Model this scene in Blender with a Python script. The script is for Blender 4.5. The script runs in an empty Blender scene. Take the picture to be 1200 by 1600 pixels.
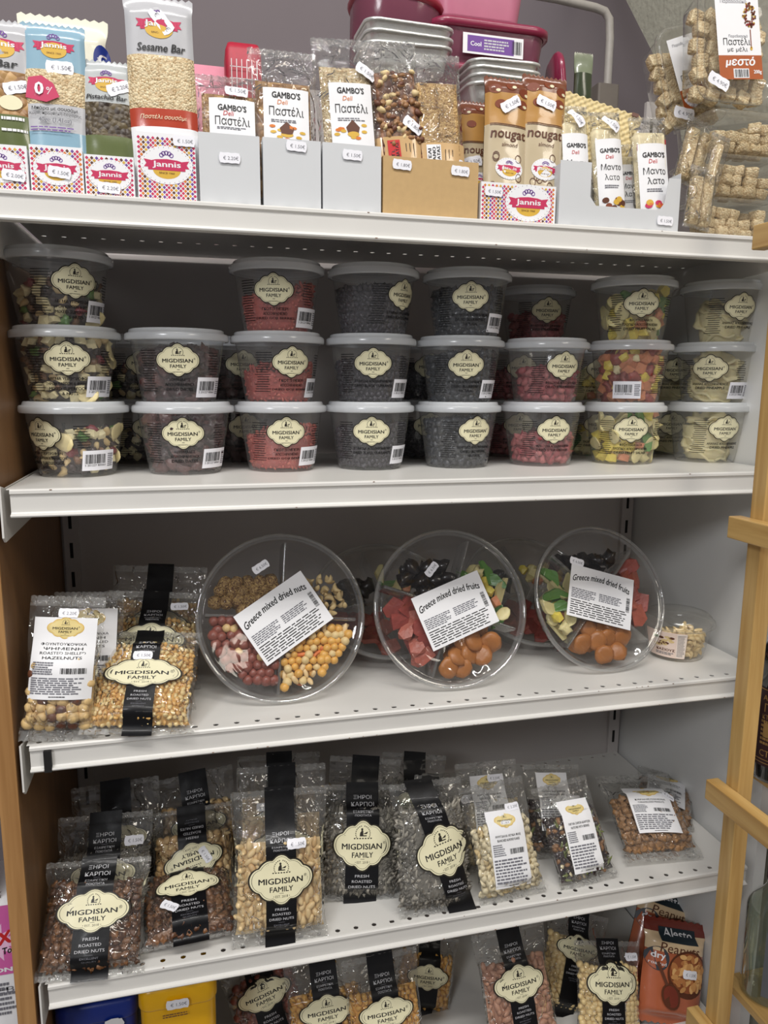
import bpy, bmesh, math, random
from mathutils import Vector, Matrix, noise
from math import sin, cos, pi, sqrt, atan2, radians
random.seed(7)
SC = bpy.context.scene
COL = SC.collection
# ------------------------------------------------------------------ camera
FPX = 1170.0
CAM = Vector((0.21393, -0.92354, 0.12055))
R3 = Matrix(((0.9704265, 0.0337096, -0.2390314), (-0.2412956, 0.1641083, -0.9564753), (0.0069847, 0.9858662, 0.1673890)))
cd = bpy.data.cameras.new('camera'); cam = bpy.data.objects.new('camera', cd); COL.objects.link(cam)
cam.matrix_world = Matrix.Translation(CAM) @ R3.to_4x4()
cd.sensor_fit = 'VERTICAL'; cd.sensor_height = 36.0; cd.lens = FPX * 36.0 / 1600.0
cd.clip_start = 0.01
SC.camera = cam
# ------------------------------------------------------------------ view, world, lights
SC.view_settings.view_transform = 'Standard'; SC.view_settings.look = 'None'
SC.view_settings.gamma = 1.0; SC.view_settings.exposure = -0.32
try: SC.view_settings.use_curve_mapping = False
except Exception: pass
SC.cycles.transparent_max_bounces = 40
SC.cycles.max_bounces = 8
w = bpy.data.worlds.new('shop_ambient'); SC.world = w; w.use_nodes = True
bg = w.node_tree.nodes['Background']; bg.inputs[0].default_value = (0.86, 0.84, 0.88, 1); bg.inputs[1].default_value = 0.26

def area(name, loc, target, sx, sy, power, color):
    l = bpy.data.lights.new(name, 'AREA'); l.shape = 'RECTANGLE'; l.size = sx; l.size_y = sy; l.energy = power; l.color = color
    o = bpy.data.objects.new(name, l); COL.objects.link(o); o.location = loc
    d = (Vector(target) - Vector(loc)).normalized()
    o.rotation_euler = d.to_track_quat('-Z', 'Y').to_euler()
    return o
for x, y, k in ((0.08, -1.45, 1), (0.18, -1.80, 1), (1.5, -1.6, .8), (-1.1, -1.5, .8)):  # centre pair follows the lid streaks; outer tubes added for more film glints
    area('streak_tube', (x, y, 2.70), (0.45 + (x - .1) * .4, 0.1, -0.2), 1.3, 0.032, 31 * k, (1.0, 0.975, 0.94))
area('fill_panel', (2.0, -2.3, 1.6), (0.6, 0.1, -0.4), 0.7, 0.7, 19, (1.0, 0.92, 0.80))
area('fill_panel', (-1.25, -2.3, 1.2), (0.5, 0.2, -0.6), .6, .5, 33, (0.97, 0.98, 1.0))  # unseen front fill, added to brighten the tub and bag contents

def ray(px, py): return R3 @ Vector((px - 600.0, -(py - 800.0), -FPX))
def P(px, py, y=None, z=None, x=None):
    r = ray(px, py)
    if y is not None: t = (y - CAM.y) / r.y
    elif z is not None: t = (z - CAM.z) / r.z
    else: t = (x - CAM.x) / r.x
    return CAM + r * t

Z1, Z2, Z3, Z4, Z5 = 0.326, 0.0, -0.315, -0.644, -0.965     # shelf tops
XR = 1.06; DEPTH = 0.40

# ------------------------------------------------------------------ materials
MATS = {}
def srgb(r, g, b):
    f = lambda c: ((c / 255.0) / 12.92 if c / 255.0 <= 0.04045 else ((c / 255.0 + 0.055) / 1.055) ** 2.4)
    return (f(r), f(g), f(b), 1)
def nt(name):
    m = bpy.data.materials.new(name); m.use_nodes = True; t = m.node_tree
    for n in list(t.nodes): t.nodes.remove(n)
    out = t.nodes.new('ShaderNodeOutputMaterial'); MATS[name] = m
    return m, t, out
def mat(name, col, rough=0.5, metal=0.0, var=0.06, nscale=60, bump=0.0, bscale=200, coat=0.0, sss=0.0, trans=0.0, spec=0.5):
    if name in MATS: return MATS[name]
    m, t, out = nt(name); N = t.nodes; L = t.links
    p = N.new('ShaderNodeBsdfPrincipled'); L.new(p.outputs[0], out.inputs[0])
    c = srgb(*col)
    tc = N.new('ShaderNodeTexCoord'); no = N.new('ShaderNodeTexNoise'); no.inputs['Scale'].default_value = nscale; no.inputs['Detail'].default_value = 3
    L.new(tc.outputs['Object'], no.inputs['Vector'])
    mx = N.new('ShaderNodeMix'); mx.data_type = 'RGBA'
    mx.inputs[6].default_value = tuple(max(0, x * (1 - var * 2)) for x in c[:3]) + (1,)
    mx.inputs[7].default_value = tuple(min(1, x * (1 + var * 2)) for x in c[:3]) + (1,)
    L.new(no.outputs[0], mx.inputs[0]); L.new(mx.outputs[2], p.inputs['Base Color'])
    p.inputs['Roughness'].default_value = rough; p.inputs['Metallic'].default_value = metal
    p.inputs['Coat Weight'].default_value = coat; p.inputs['Coat Roughness'].default_value = 0.08
    p.inputs['Specular IOR Level'].default_value = spec
    if sss: p.inputs['Subsurface Weight'].default_value = sss; p.inputs['Subsurface Radius'].default_value = (0.004, 0.002, 0.001); p.inputs['Subsurface Scale'].default_value = 1.0
    if bump:
        n2 = N.new('ShaderNodeTexNoise'); n2.inputs['Scale'].default_value = bscale; n2.inputs['Detail'].default_value = 4
        L.new(tc.outputs['Object'], n2.inputs['Vector'])
        b = N.new('ShaderNodeBump'); b.inputs['Strength'].default_value = bump; b.inputs['Distance'].default_value = 0.002
        L.new(n2.outputs[0], b.inputs['Height']); L.new(b.outputs[0], p.inputs['Normal'])
    return m
def cells(name, c1, c2, scale, rough=0.45, bump=0.8, dist=0.002, coat=0.1):
    """small grains (sesame, crushed nuts): Voronoi cells with their own colour and relief"""
    if name in MATS: return MATS[name]
    m, t, out = nt(name); N = t.nodes; L = t.links
    p = N.new('ShaderNodeBsdfPrincipled'); L.new(p.outputs[0], out.inputs[0])
    tc = N.new('ShaderNodeTexCoord'); v = N.new('ShaderNodeTexVoronoi'); v.inputs['Scale'].default_value = scale
    L.new(tc.outputs['Object'], v.inputs['Vector'])
    mx = N.new('ShaderNodeMix'); mx.data_type = 'RGBA'; mx.inputs[6].default_value = srgb(*c1); mx.inputs[7].default_value = srgb(*c2)
    sp = N.new('ShaderNodeSeparateColor'); L.new(v.outputs['Color'], sp.inputs[0]); L.new(sp.outputs[0], mx.inputs[0])
    L.new(mx.outputs[2], p.inputs['Base Color'])
    b = N.new('ShaderNodeBump'); b.invert = True; b.inputs['Strength'].default_value = bump; b.inputs['Distance'].default_value = dist
    L.new(v.outputs['Distance'], b.inputs['Height']); L.new(b.outputs[0], p.inputs['Normal'])
    p.inputs['Roughness'].default_value = rough; p.inputs['Coat Weight'].default_value = coat
    return m
def film(name, tint=(0.97, 0.97, 0.96), rough=0.06, haze=0.03, hcol=(0.75, 0.75, 0.73), bump=0.5, bscale=45, ior=1.5, gain=1.6, crease=False):
    """thin clear plastic: see-through sheet with Fresnel gloss and a little milkiness"""
    if name in MATS: return MATS[name]
    m, t, out = nt(name); N = t.nodes; L = t.links
    tr = N.new('ShaderNodeBsdfTransparent'); tr.inputs[0].default_value = tint + (1,)
    df = N.new('ShaderNodeBsdfDiffuse'); df.inputs[0].default_value = hcol + (1,)
    tl = N.new('ShaderNodeBsdfTranslucent'); tl.inputs[0].default_value = hcol + (1,)
    m0 = N.new('ShaderNodeMixShader'); m0.inputs[0].default_value = 0.35; L.new(df.outputs[0], m0.inputs[1]); L.new(tl.outputs[0], m0.inputs[2])
    m1 = N.new('ShaderNodeMixShader'); m1.inputs[0].default_value = haze; L.new(tr.outputs[0], m1.inputs[1]); L.new(m0.outputs[0], m1.inputs[2])
    gl = N.new('ShaderNodeBsdfGlossy'); gl.inputs['Roughness'].default_value = rough
    fr = N.new('ShaderNodeFresnel'); ge = N.new('ShaderNodeNewGeometry'); mr = N.new('ShaderNodeMapRange')   # a thin sheet reflects alike from both faces
    mr.inputs[3].default_value = ior; mr.inputs[4].default_value = 1 / ior; L.new(ge.outputs['Backfacing'], mr.inputs[0]); L.new(mr.outputs[0], fr.inputs[0])
    mu = N.new('ShaderNodeMath'); mu.operation = 'MULTIPLY'; mu.inputs[1].default_value = gain; mu.use_clamp = True
    L.new(fr.outputs[0], mu.inputs[0])
    m2 = N.new('ShaderNodeMixShader'); L.new(mu.outputs[0], m2.inputs[0]); L.new(m1.outputs[0], m2.inputs[1]); L.new(gl.outputs[0], m2.inputs[2])
    L.new(m2.outputs[0], out.inputs[0])
    if bump:
        tc = N.new('ShaderNodeTexCoord'); no = N.new('ShaderNodeTexNoise'); no.inputs['Scale'].default_value = bscale; no.inputs['Detail'].default_value = 2; no.inputs['Distortion'].default_value = 1.2
        L.new(tc.outputs['Object'], no.inputs['Vector'])
        b = N.new('ShaderNodeBump'); b.inputs['Strength'].default_value = bump; b.inputs['Distance'].default_value = 0.01
        L.new(no.outputs[0], b.inputs['Height'])
        if crease:
            vo = N.new('ShaderNodeTexVoronoi'); vo.inputs['Scale'].default_value = 26; mp = N.new('ShaderNodeMapping'); mp.inputs['Scale'].default_value = (1.5, 1.0, .6)
            mv = N.new('ShaderNodeMix'); mv.data_type = 'VECTOR'; mv.inputs[0].default_value = .03; L.new(tc.outputs['Object'], mv.inputs[4]); L.new(no.outputs['Color'], mv.inputs[5]); L.new(mv.outputs[1], mp.inputs[0]); L.new(mp.outputs[0], vo.inputs['Vector'])
            b2 = N.new('ShaderNodeBump'); b2.inputs['Strength'].default_value = .55; b2.inputs['Distance'].default_value = 0.012; L.new(vo.outputs['Distance'], b2.inputs['Height']); L.new(b.outputs[0], b2.inputs['Normal'])
            v3 = N.new('ShaderNodeTexVoronoi'); v3.feature = 'DISTANCE_TO_EDGE'; v3.inputs['Scale'].default_value = 17; L.new(mp.outputs[0], v3.inputs['Vector'])
            m3 = N.new('ShaderNodeMapRange'); m3.interpolation_type = 'SMOOTHSTEP'; m3.inputs[1].default_value = 0; m3.inputs[2].default_value = .055; m3.inputs[3].default_value = 1; m3.inputs[4].default_value = 0; L.new(v3.outputs[0], m3.inputs[0])
            b3 = N.new('ShaderNodeBump'); b3.inputs['Strength'].default_value = 1.0; b3.inputs['Distance'].default_value = 0.0022; L.new(m3.outputs[0], b3.inputs['Height']); L.new(b2.outputs[0], b3.inputs['Normal']); b = b3
        L.new(b.outputs[0], gl.inputs['Normal']); L.new(b.outputs[0], fr.inputs['Normal'])
    return m
def wood(name, c1, c2, axis='Z', scale=9, rough=0.45):
    if name in MATS: return MATS[name]
    m, t, out = nt(name); N = t.nodes; L = t.links
    p = N.new('ShaderNodeBsdfPrincipled'); L.new(p.outputs[0], out.inputs[0])
    tc = N.new('ShaderNodeTexCoord'); mp = N.new('ShaderNodeMapping'); L.new(tc.outputs['Object'], mp.inputs[0])
    s = [scale * 8] * 3; s['XYZ'.index(axis)] = scale * 0.45; mp.inputs['Scale'].default_value = s
    no = N.new('ShaderNodeTexNoise'); no.inputs['Scale'].default_value = 1.0; no.inputs['Detail'].default_value = 5; no.inputs['Distortion'].default_value = 0.6
    L.new(mp.outputs[0], no.inputs['Vector'])
    r = N.new('ShaderNodeValToRGB'); r.color_ramp.elements[0].position = 0.32; r.color_ramp.elements[1].position = 0.66
    r.color_ramp.elements[0].color = srgb(*c1); r.color_ramp.elements[1].color = srgb(*c2)
    L.new(no.outputs[0], r.inputs[0]); L.new(r.outputs[0], p.inputs['Base Color']); p.inputs['Roughness'].default_value = rough
    b = N.new('ShaderNodeBump'); b.inputs['Strength'].default_value = 0.15; b.inputs['Distance'].default_value = 0.001
    L.new(no.outputs[0], b.inputs['Height']); L.new(b.outputs[0], p.inputs['Normal'])
    return m

M_shelf = mat('white_enamel', (218, 216, 211), 0.35, var=0.02, nscale=14, bump=0.03, bscale=600)
M_panel = mat('grey_panel_enamel', (190, 184, 181), 0.5, var=0.03, nscale=8)
M_side = mat('pale_side_enamel', (222, 222, 220), 0.45, var=0.03, nscale=6)
M_dark = mat('dark_slot', (18, 17, 17), 0.8)
M_rust = mat('rust_speck', (120, 84, 52), 0.9)
M_oak = wood('oak_veneer', (150, 108, 62), (178, 134, 84))
M_oakd = wood('brown_veneer', (118, 86, 56), (136, 100, 66), scale=4)
M_pine = wood('varnished_pine', (178, 138, 78), (206, 170, 108), scale=9, rough=0.35)
M_piney = wood('varnished_pine_rail', (178, 138, 78), (208, 172, 110), axis='Y', scale=9, rough=0.35)
M_white = mat('white_paper', (236, 236, 238), 0.55, var=0.01)
M_card = mat('white_card', (205, 207, 209), 0.7, var=0.015, nscale=20)
M_kraft = mat('kraft_card', (192, 160, 112), 0.8, var=0.04, nscale=120)
M_black = mat('black_ink', (16, 15, 16), 0.5, var=0.0)
M_grey = mat('grey_ink', (110, 110, 118), 0.6, var=0.0)
M_strap = mat('black_strap_film', (12, 12, 15), 0.42, var=0.0, coat=0.1, spec=.3, bump=0.25, bscale=60)
M_cream = mat('cream_label', (232, 226, 190), 0.4, var=0.01)
M_ol = mat('label_outline', (40, 36, 28), 0.45, var=0.0)
M_silver = mat('silver_ink', (196, 196, 200), 0.4, var=0.0)
M_sticker = mat('price_paper', (240, 240, 246), 0.5, var=0.0)
M_mag = mat('magenta_print', (196, 40, 88), 0.5, var=0.0)
M_purple = mat('purple_print', (110, 66, 150), 0.5, var=0.0)
M_gold = mat('gold_print', (214, 172, 60), 0.5, var=0.0)
M_orange = mat('orange_print', (216, 120, 40), 0.5, var=0.0)
M_red = mat('red_print', (196, 30, 34), 0.5, var=0.0)
M_brown = mat('brown_print', (92, 48, 26), 0.5, var=0.0)
F_bag = film('bag_film', haze=0.05, rough=0.045, bump=1.0, bscale=34, gain=2.0, crease=True)
F_seal = film('bag_seal_film', haze=0.20, bump=0.7, bscale=90, gain=2.0, crease=True)
F_tub = film('tub_plastic', tint=(0.99, 0.99, 0.99), rough=0.1, haze=0.12, bump=0.08, bscale=20, gain=1.0)
F_rim = film('lid_rim_plastic', tint=(0.95, 0.97, 1.0), rough=0.2, haze=0.80, hcol=(0.88, 0.91, 0.94), bump=0.03, bscale=20, gain=1.2)
F_lid = film('lid_plastic', tint=(0.98, 0.99, 1.0), rough=0.16, haze=0.22, hcol=(0.78, 0.81, 0.84), bump=0.04, bscale=20, gain=1.0)
F_clear = film('clear_tray_plastic', tint=(0.97, 0.97, 0.97), rough=0.05, haze=0.02, bump=0.4, bscale=14, gain=1.1)
F_tray = film('clear_tray_rim', tint=(0.92, 0.93, 0.93), rough=0.05, haze=0.14, bump=0.15, bscale=12, gain=3.4)
F_box = film('clear_box_plastic', tint=(0.99, 0.99, 0.98), rough=0.08, haze=0.07, hcol=(0.8, 0.79, 0.74), bump=0.15, bscale=15, gain=1.0)

# ------------------------------------------------------------------ mesh builder
class MB:
    def __init__(s): s.v = []; s.f = []; s.m = []; s.sm = []; s.mats = []
    def mi(s, m):
        if m not in s.mats: s.mats.append(m)
        return s.mats.index(m)
    def add(s, vs, fs, m, smooth=False):
        k = len(s.v); i = s.mi(m); s.v.extend([Vector(a) for a in vs])
        for f in fs: s.f.append(tuple(k + a for a in f)); s.m.append(i); s.sm.append(smooth)
    def box(s, a, b, m):
        (x0, y0, z0), (x1, y1, z1) = a, b
        s.add([(x0, y0, z0), (x1, y0, z0), (x1, y1, z0), (x0, y1, z0), (x0, y0, z1), (x1, y0, z1), (x1, y1, z1), (x0, y1, z1)],
              [(0, 3, 2, 1), (4, 5, 6, 7), (0, 1, 5, 4), (1, 2, 6, 5), (2, 3, 7, 6), (3, 0, 4, 7)], m)
    def grid(s, fn, us, vs, m, smooth=True, wrap=False):
        pts = [fn(u, v) for v in vs for u in us]; n = len(us); f = []
        for j in range(len(vs) - 1):
            for i in range(n if wrap else n - 1):
                i2 = (i + 1) % n; f.append((j * n + i, j * n + i2, (j + 1) * n + i2, (j + 1) * n + i))
        s.add(pts, f, m, smooth)
    def lathe(s, prof, m, n=40, smooth=True, c=(0, 0)):
        us = [2 * pi * i / n for i in range(n)]
        s.grid(lambda a, k: (c[0] + prof[k][0] * sin(a), c[1] - prof[k][0] * cos(a), prof[k][1]), us, range(len(prof)), m, smooth, True)
    def disc(s, r, z, m, n=40, c=(0, 0)):
        s.add([(c[0] + r * sin(2 * pi * i / n), c[1] - r * cos(2 * pi * i / n), z) for i in range(n)], [tuple(range(n))], m)
    def loft(s, loops, m, smooth=True, cap0=False, cap1=False):
        n = len(loops[0]); vs = [p for l in loops for p in l]; f = []
        for j in range(len(loops) - 1):
            for i in range(n):
                i2 = (i + 1) % n; f.append((j * n + i, j * n + i2, (j + 1) * n + i2, (j + 1) * n + i))
        if cap0: f.append(tuple(reversed(range(n))))
        if cap1: f.append(tuple((len(loops) - 1) * n + i for i in range(n)))
        s.add(vs, f, m, smooth)
    def tube(s, pts, r, m, n=8, close=True):
        pts = [Vector(p) for p in pts]; loops = []; up = None
        for i, p in enumerate(pts):
            d = (pts[min(i + 1, len(pts) - 1)] - pts[max(i - 1, 0)]).normalized()
            if up is None: up = d.orthogonal().normalized()
            a = (up - d * up.dot(d)).normalized(); b = d.cross(a); up = a
            rr = r[i] if isinstance(r, (list, tuple)) else r
            loops.append([p + (a * cos(2 * pi * k / n) + b * sin(2 * pi * k / n)) * rr for k in range(n)])
        s.loft(loops, m, True, close, close)
    def mesh(s, name):
        me = bpy.data.meshes.new(name); me.from_pydata([tuple(a) for a in s.v], [], s.f)
        for m in s.mats: me.materials.append(m)
        me.polygons.foreach_set('material_index', s.m); me.polygons.foreach_set('use_smooth', s.sm); me.update()
        return me
    def build(s, name, parent=None, mw=None, kind=None, label=None):
        o = bpy.data.objects.new(name, s.mesh(name)); COL.objects.link(o)
        if parent is not None: o.parent = parent
        if mw is not None: o.matrix_local = mw
        if kind: o['kind'] = kind
        if label: o['label'] = label
        return o

def frame(B, T, yaw=0.0, L=None):
    V = (Vector(T) - Vector(B)); ln = V.length; V.normalize()
    U = Vector((cos(yaw), sin(yaw), 0)); U = (U - V * U.dot(V)).normalized(); N = U.cross(V)
    M = Matrix(((U.x, -N.x, V.x, B[0]), (U.y, -N.y, V.y, B[1]), (U.z, -N.z, V.z, B[2]), (0, 0, 0, 1)))
    return M, ln
def thing(name, label, cat, M=None, group=None):
    o = bpy.data.objects.new(name, None); o.empty_display_size = 0.02; COL.objects.link(o)
    if M is not None: o.matrix_world = M if isinstance(M, Matrix) else Matrix.Translation(Vector(M))
    o['label'] = label; o['category'] = cat
    if group: o['group'] = group
    return o
def tagm(o, label, cat, group=None):
    o['label'] = label; o['category'] = cat
    if group: o['group'] = group
    return o
def structure(o): o['kind'] = 'structure'; return o
def copy_tree(o, parent=None, M=None):
    c = o.copy(); COL.objects.link(c)
    if parent is not None:
        ml = o.matrix_local.copy(); c.parent = parent; c.matrix_local = ml
    elif M is not None: c.matrix_world = M
    for ch in list(o.children):
        if ch.name in KEEP: continue
        copy_tree(ch, c)
    return c
KEEP = set()

# ------------------------------------------------------------------ lettering
_T = {}
def glyphs(body, bold=0.0):
    k = (body, bold)
    if k in _T: return _T[k]
    c = bpy.data.curves.new('t', 'FONT'); c.body = body; c.resolution_u = 2; c.offset = bold
    o = bpy.data.objects.new('t', c); COL.objects.link(o)
    me = bpy.data.meshes.new_from_object(o.evaluated_get(bpy.context.evaluated_depsgraph_get()))
    vs = [(v.co.x, v.co.y) for v in me.vertices]; fs = [tuple(p.vertices) for p in me.polygons]
    bpy.data.objects.remove(o); bpy.data.curves.remove(c); bpy.data.meshes.remove(me)
    if vs:
        x0 = min(a[0] for a in vs); x1 = max(a[0] for a in vs); y0 = min(a[1] for a in vs); y1 = max(a[1] for a in vs)
    else: x0 = x1 = y0 = y1 = 0
    _T[k] = (vs, fs, x0, x1, y0, y1); return _T[k]

class D:
    """flat print laid on a surface by fn(u, v, h)"""
    def __init__(s, mb, fn, base=0.0004, step=0.00012): s.mb = mb; s.fn = fn; s.h = base; s.step = step; s.rot = 0; s.o = (0, 0); s.k = 1.0; s.stack = []
    def at(s, ox, oy, rot=0, k=1.0): s.o = (ox, oy); s.rot = rot; s.k = k; return s
    def up(s, n=1): s.h += s.step * n; return s
    def p(s, x, y):
        c, q = cos(s.rot) * s.k, sin(s.rot) * s.k
        return s.fn(s.o[0] + x * c - y * q, s.o[1] + x * q + y * c, s.h)
    def poly(s, pts, m, sub=None):
        if sub:
            cx = sum(a[0] for a in pts) / len(pts); cy = sum(a[1] for a in pts) / len(pts); n = len(pts); vs = [s.p(cx, cy)]; f = []
            for k in range(1, sub + 1): vs += [s.p(cx + (a[0] - cx) * k / sub, cy + (a[1] - cy) * k / sub) for a in pts]
            for i in range(n):
                j = (i + 1) % n; f.append((0, 1 + i, 1 + j))
                for k in range(sub - 1): f.append((1 + k * n + i, 1 + (k + 1) * n + i, 1 + (k + 1) * n + j, 1 + k * n + j))
            s.mb.add(vs, f, m, True)
        else: s.mb.add([s.p(*a) for a in pts], [tuple(range(len(pts)))], m, True)
        return s
    def rect(s, cx, cy, w, h, m, nx=1, ny=1):
        xs = [cx - w / 2 + w * i / nx for i in range(nx + 1)]; ys = [cy - h / 2 + h * i / ny for i in range(ny + 1)]
        s.mb.grid(lambda x, y: s.p(x, y), xs, ys, m, True); return s
    def ell(s, cx, cy, a, b, m, n=28, sub=None, a0=0, a1=2 * pi):
        pts = [(cx + a * cos(a0 + (a1 - a0) * i / n), cy + b * sin(a0 + (a1 - a0) * i / n)) for i in range(n + (0 if a1 - a0 > 6.28 else 1))]
        return s.poly(pts, m, sub)
    def ring(s, pts, k0, k1, m, c=(0, 0)):
        n = len(pts); vs = [s.p(c[0] + (a[0] - c[0]) * k0, c[1] + (a[1] - c[1]) * k0) for a in pts] + [s.p(c[0] + (a[0] - c[0]) * k1, c[1] + (a[1] - c[1]) * k1) for a in pts]
        s.mb.add(vs, [(i, (i + 1) % n, n + (i + 1) % n, n + i) for i in range(n)], m, True); return s
    def text(s, body, cx, cy, w, m, h=None, bold=0.0, shear=0.0, bend=0.0, rot=0.0, left=False):
        vs, fs, x0, x1, y0, y1 = glyphs(body, 0)
        if not vs: return s
        kx = w / (x1 - x0) if w else h / (y1 - y0); ky = (h / (y1 - y0)) if h else kx
        if not w: kx = ky
        mx = x0 if left else (x0 + x1) / 2; my = (y0 + y1) / 2; c, q = cos(rot), sin(rot); out = []
        for a, b in vs:
            x = (a - mx) * kx; y = (b - my) * ky; x += y * shear; y -= bend * x * x
            out.append(s.p(cx + x * c - y * q, cy + x * q + y * c))
        s.mb.add(out, fs, m, True)
        if bold:
            e = bold * 1.1; uu = (s.p(cx + cos(rot) * .001, cy + sin(rot) * .001) - s.p(cx, cy)) / .001; vv = (s.p(cx - sin(rot) * .001, cy + cos(rot) * .001) - s.p(cx, cy)) / .001
            nn = uu.cross(vv).normalized() * .000012
            for q, (ax, ay) in enumerate(((1, 0), (-1, 0), (0, .7), (0, -.7))): s.mb.add([p + (uu * ax * kx + vv * ay * ky) * e + nn * (q + 1) for p in out], fs, m, True)
        return s
    def lines(s, x0, y0, w, h, n, m, rnd=None, fill=0.55, ragged=0.25):
        """n lines of print too small to read: rows of word-long dashes"""
        r = rnd or random; lh = h / n
        for i in range(n):
            y = y0 + h - lh * (i + 0.5); x = x0; end = x0 + w * (1 - ragged * r.random())
            while x < end - w * 0.03:
                ww = min(w * r.uniform(0.05, 0.17), end - x); s.rect(x + ww / 2, y, ww, lh * fill, m); x += ww + w * 0.022
        return s
    def barcode(s, cx, cy, w, h, m, n=22, digits=None, seed=3):
        r = random.Random(seed); x = cx - w / 2
        while x < cx + w / 2:
            ww = w / n * r.choice((0.3, 0.5, 0.8)); s.rect(x + ww / 2, cy, ww, h, m); x += ww + w / n * r.choice((0.3, 0.5, 0.7))
        if digits: s.text(digits, cx, cy - h * 0.68, w, m)
        return s

def lobed(W, H, n=72):
    """outline of the cream label: a wide oval made of lobes meeting in cusps"""
    a, b = W / 2, H / 2; E = [(0, 0, a * .42, b), (a * .36, 0, a * .42, b * .80), (-a * .36, 0, a * .42, b * .80), (a * .62, 0, a * .38, b * .50), (-a * .62, 0, a * .38, b * .50)]
    out = []
    for i in range(n):
        t = 2 * pi * i / n; dx, dy = cos(t) * a, sin(t) * b; best = 0
        for cx, cy, ea, eb in E:
            A = (dx / ea) ** 2 + (dy / eb) ** 2; B = -2 * dx * cx / ea ** 2; C = (cx / ea) ** 2 - 1; q = B * B - 4 * A * C
            if q >= 0: best = max(best, (-B + sqrt(q)) / (2 * A))
        out.append((dx * best, dy * best))
    return out
def family_label(d, W, H, small=False, dark=M_ol, plate=M_cream):
    o = lobed(W, H); d.poly([(x * 1.055, y * 1.075) for x, y in o], dark, 5); d.up()
    d.poly(o, plate, 5); d.up(); d.ring(o, 0.945, 0.93, dark)
    d.text('MIGDISIAN', -W * .01, -H * .02, W * .70, M_black, h=H * .115, bold=.02)
    d.text('®', W * .385, H * .045, W * .045, M_black)
    d.text('FAMILY', 0, -H * .19, W * .37, M_black, h=H * .105, bold=.015)
    if not small:
        d.rect(0, -H * .275, W * .07, H * .008, M_ol); d.text('• EST. 2018 •', 0, -H * .34, W * .26, M_ol, h=H * .05, bend=-.3 / W)
    else: d.rect(0, -H * .30, W * .06, H * .015, M_ol); d.lines(-W * .12, -H * .385, W * .24, H * .03, 1, M_ol)
    # emblem: an arc of lettering round a seated figure over a row of leaves
    cy = H * .24; r = H * .155
    for i in range(17):
        t = radians(-25 + 230 * i / 16)
        if 80 < -25 + 230 * i / 16 < 100: continue
        x, y = r * cos(t), cy + r * sin(t); q = H * .012
        d.poly([(x - q, y - q), (x + q, y - q * .6), (x + q * .7, y + q), (x - q * .8, y + q * .8)], M_ol)
    d.ell(-r * .12, cy + r * .55, r * .15, r * .18, M_ol, 10); d.poly([(-r * .45, cy - r * .35), (r * .05, cy - r * .35), (r * .05, cy + r * .35), (-r * .15, cy + r * .45), (-r * .4, cy + r * .1)], M_ol)
    d.poly([(r * .0, cy - r * .05), (r * .55, cy - r * .05), (r * .7, cy + r * .25), (r * .5, cy + r * .2), (r * .2, cy + r * .05)], M_ol)
    d.rect(r * .25, cy - r * .28, r * .55, r * .14, M_ol)
    for i in range(7):
        x = (i - 3) * r * .38; d.ell(x, cy - r * .62, r * .14, r * .09, M_ol, 6)
def price_tag(parent, fn, cx, cy, w=.022, rot=0.0, txt='€ 1.50€', ink=None, nm='price_sticker'):
    mb = MB(); d = D(mb, fn, 0.0011).at(cx, cy, rot); h = w * .5; pts = []
    for i in range(6): pts.append((-w * .5 + w * i / 5, -h / 2 - (h * .05 if i % 2 else 0)))
    pts += [(w * .56, -h * .2), (w * .56, h * .2)]
    for i in range(6): pts.append((w * .5 - w * i / 5, h / 2 + (h * .05 if i % 2 else 0)))
    pts += [(-w * .56, h * .2), (-w * .56, -h * .2)]
    d.poly(pts, M_sticker, 2); d.up(); d.text(txt, w * .06, -h * .02, w * .8, ink or M_grey, h=h * .38)
    return mb.build(nm, parent)

# ------------------------------------------------------------------ food pieces
def ico(n):
    bm = bmesh.new(); bmesh.ops.create_icosphere(bm, subdivisions=n, radius=1.0)
    v = [tuple(a.co) for a in bm.verts]; f = [tuple(x.index for x in p.verts) for p in bm.faces]; bm.free(); return v, f
ICO1, ICO2, ICO3 = ico(1), ico(2), ico(3)
def deform(base, sc, amp=0.0, fr=1.5, seed=0, f=None):
    out = []
    for x, y, z in base[0]:
        v = Vector((x, y, z)); k = 1 + amp * noise.noise(v * fr + Vector((seed * 3.7, seed * 1.3, 0)))
        v = Vector((v.x * sc[0], v.y * sc[1], v.z * sc[2])) * k
        if f: v = Vector(f(v.x, v.y, v.z))
        out.append(v)
    return out, base[1]
def bent(base, L, r, bend):
    def f(x, y, z):
        t = x / L; return (L * sin(t * bend) / bend, y, z - L * (1 - cos(t * bend)) / bend)
    return deform(base, (L, r, r * .9), .12, 1.5, 1, f)
def wavy_ring(ro, ri, th, seed, n=26, gap=False):
    vs = []; f = []
    for i in range(n):
        a = 2 * pi * i / n; wv = .18 * sin(a * 2 + seed) + .12 * sin(a * 5 + seed * 2); ru = 1 + .06 * sin(a * 9 + seed)
        for r, s in ((ri, 1), (ro * .85 * ru, 1.2), (ro * ru, 0), (ro * .85 * ru, -1.2), (ri, -1)):
            vs.append(Vector((r * cos(a), r * sin(a), wv * ro * (r / ro) + s * th)))
    for i in range(n - (3 if gap else 0)):
        j = (i + 1) % n
        for k in range(5): f.append((i * 5 + k, j * 5 + k, j * 5 + (k + 1) % 5, i * 5 + (k + 1) % 5))
    return vs, f
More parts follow.
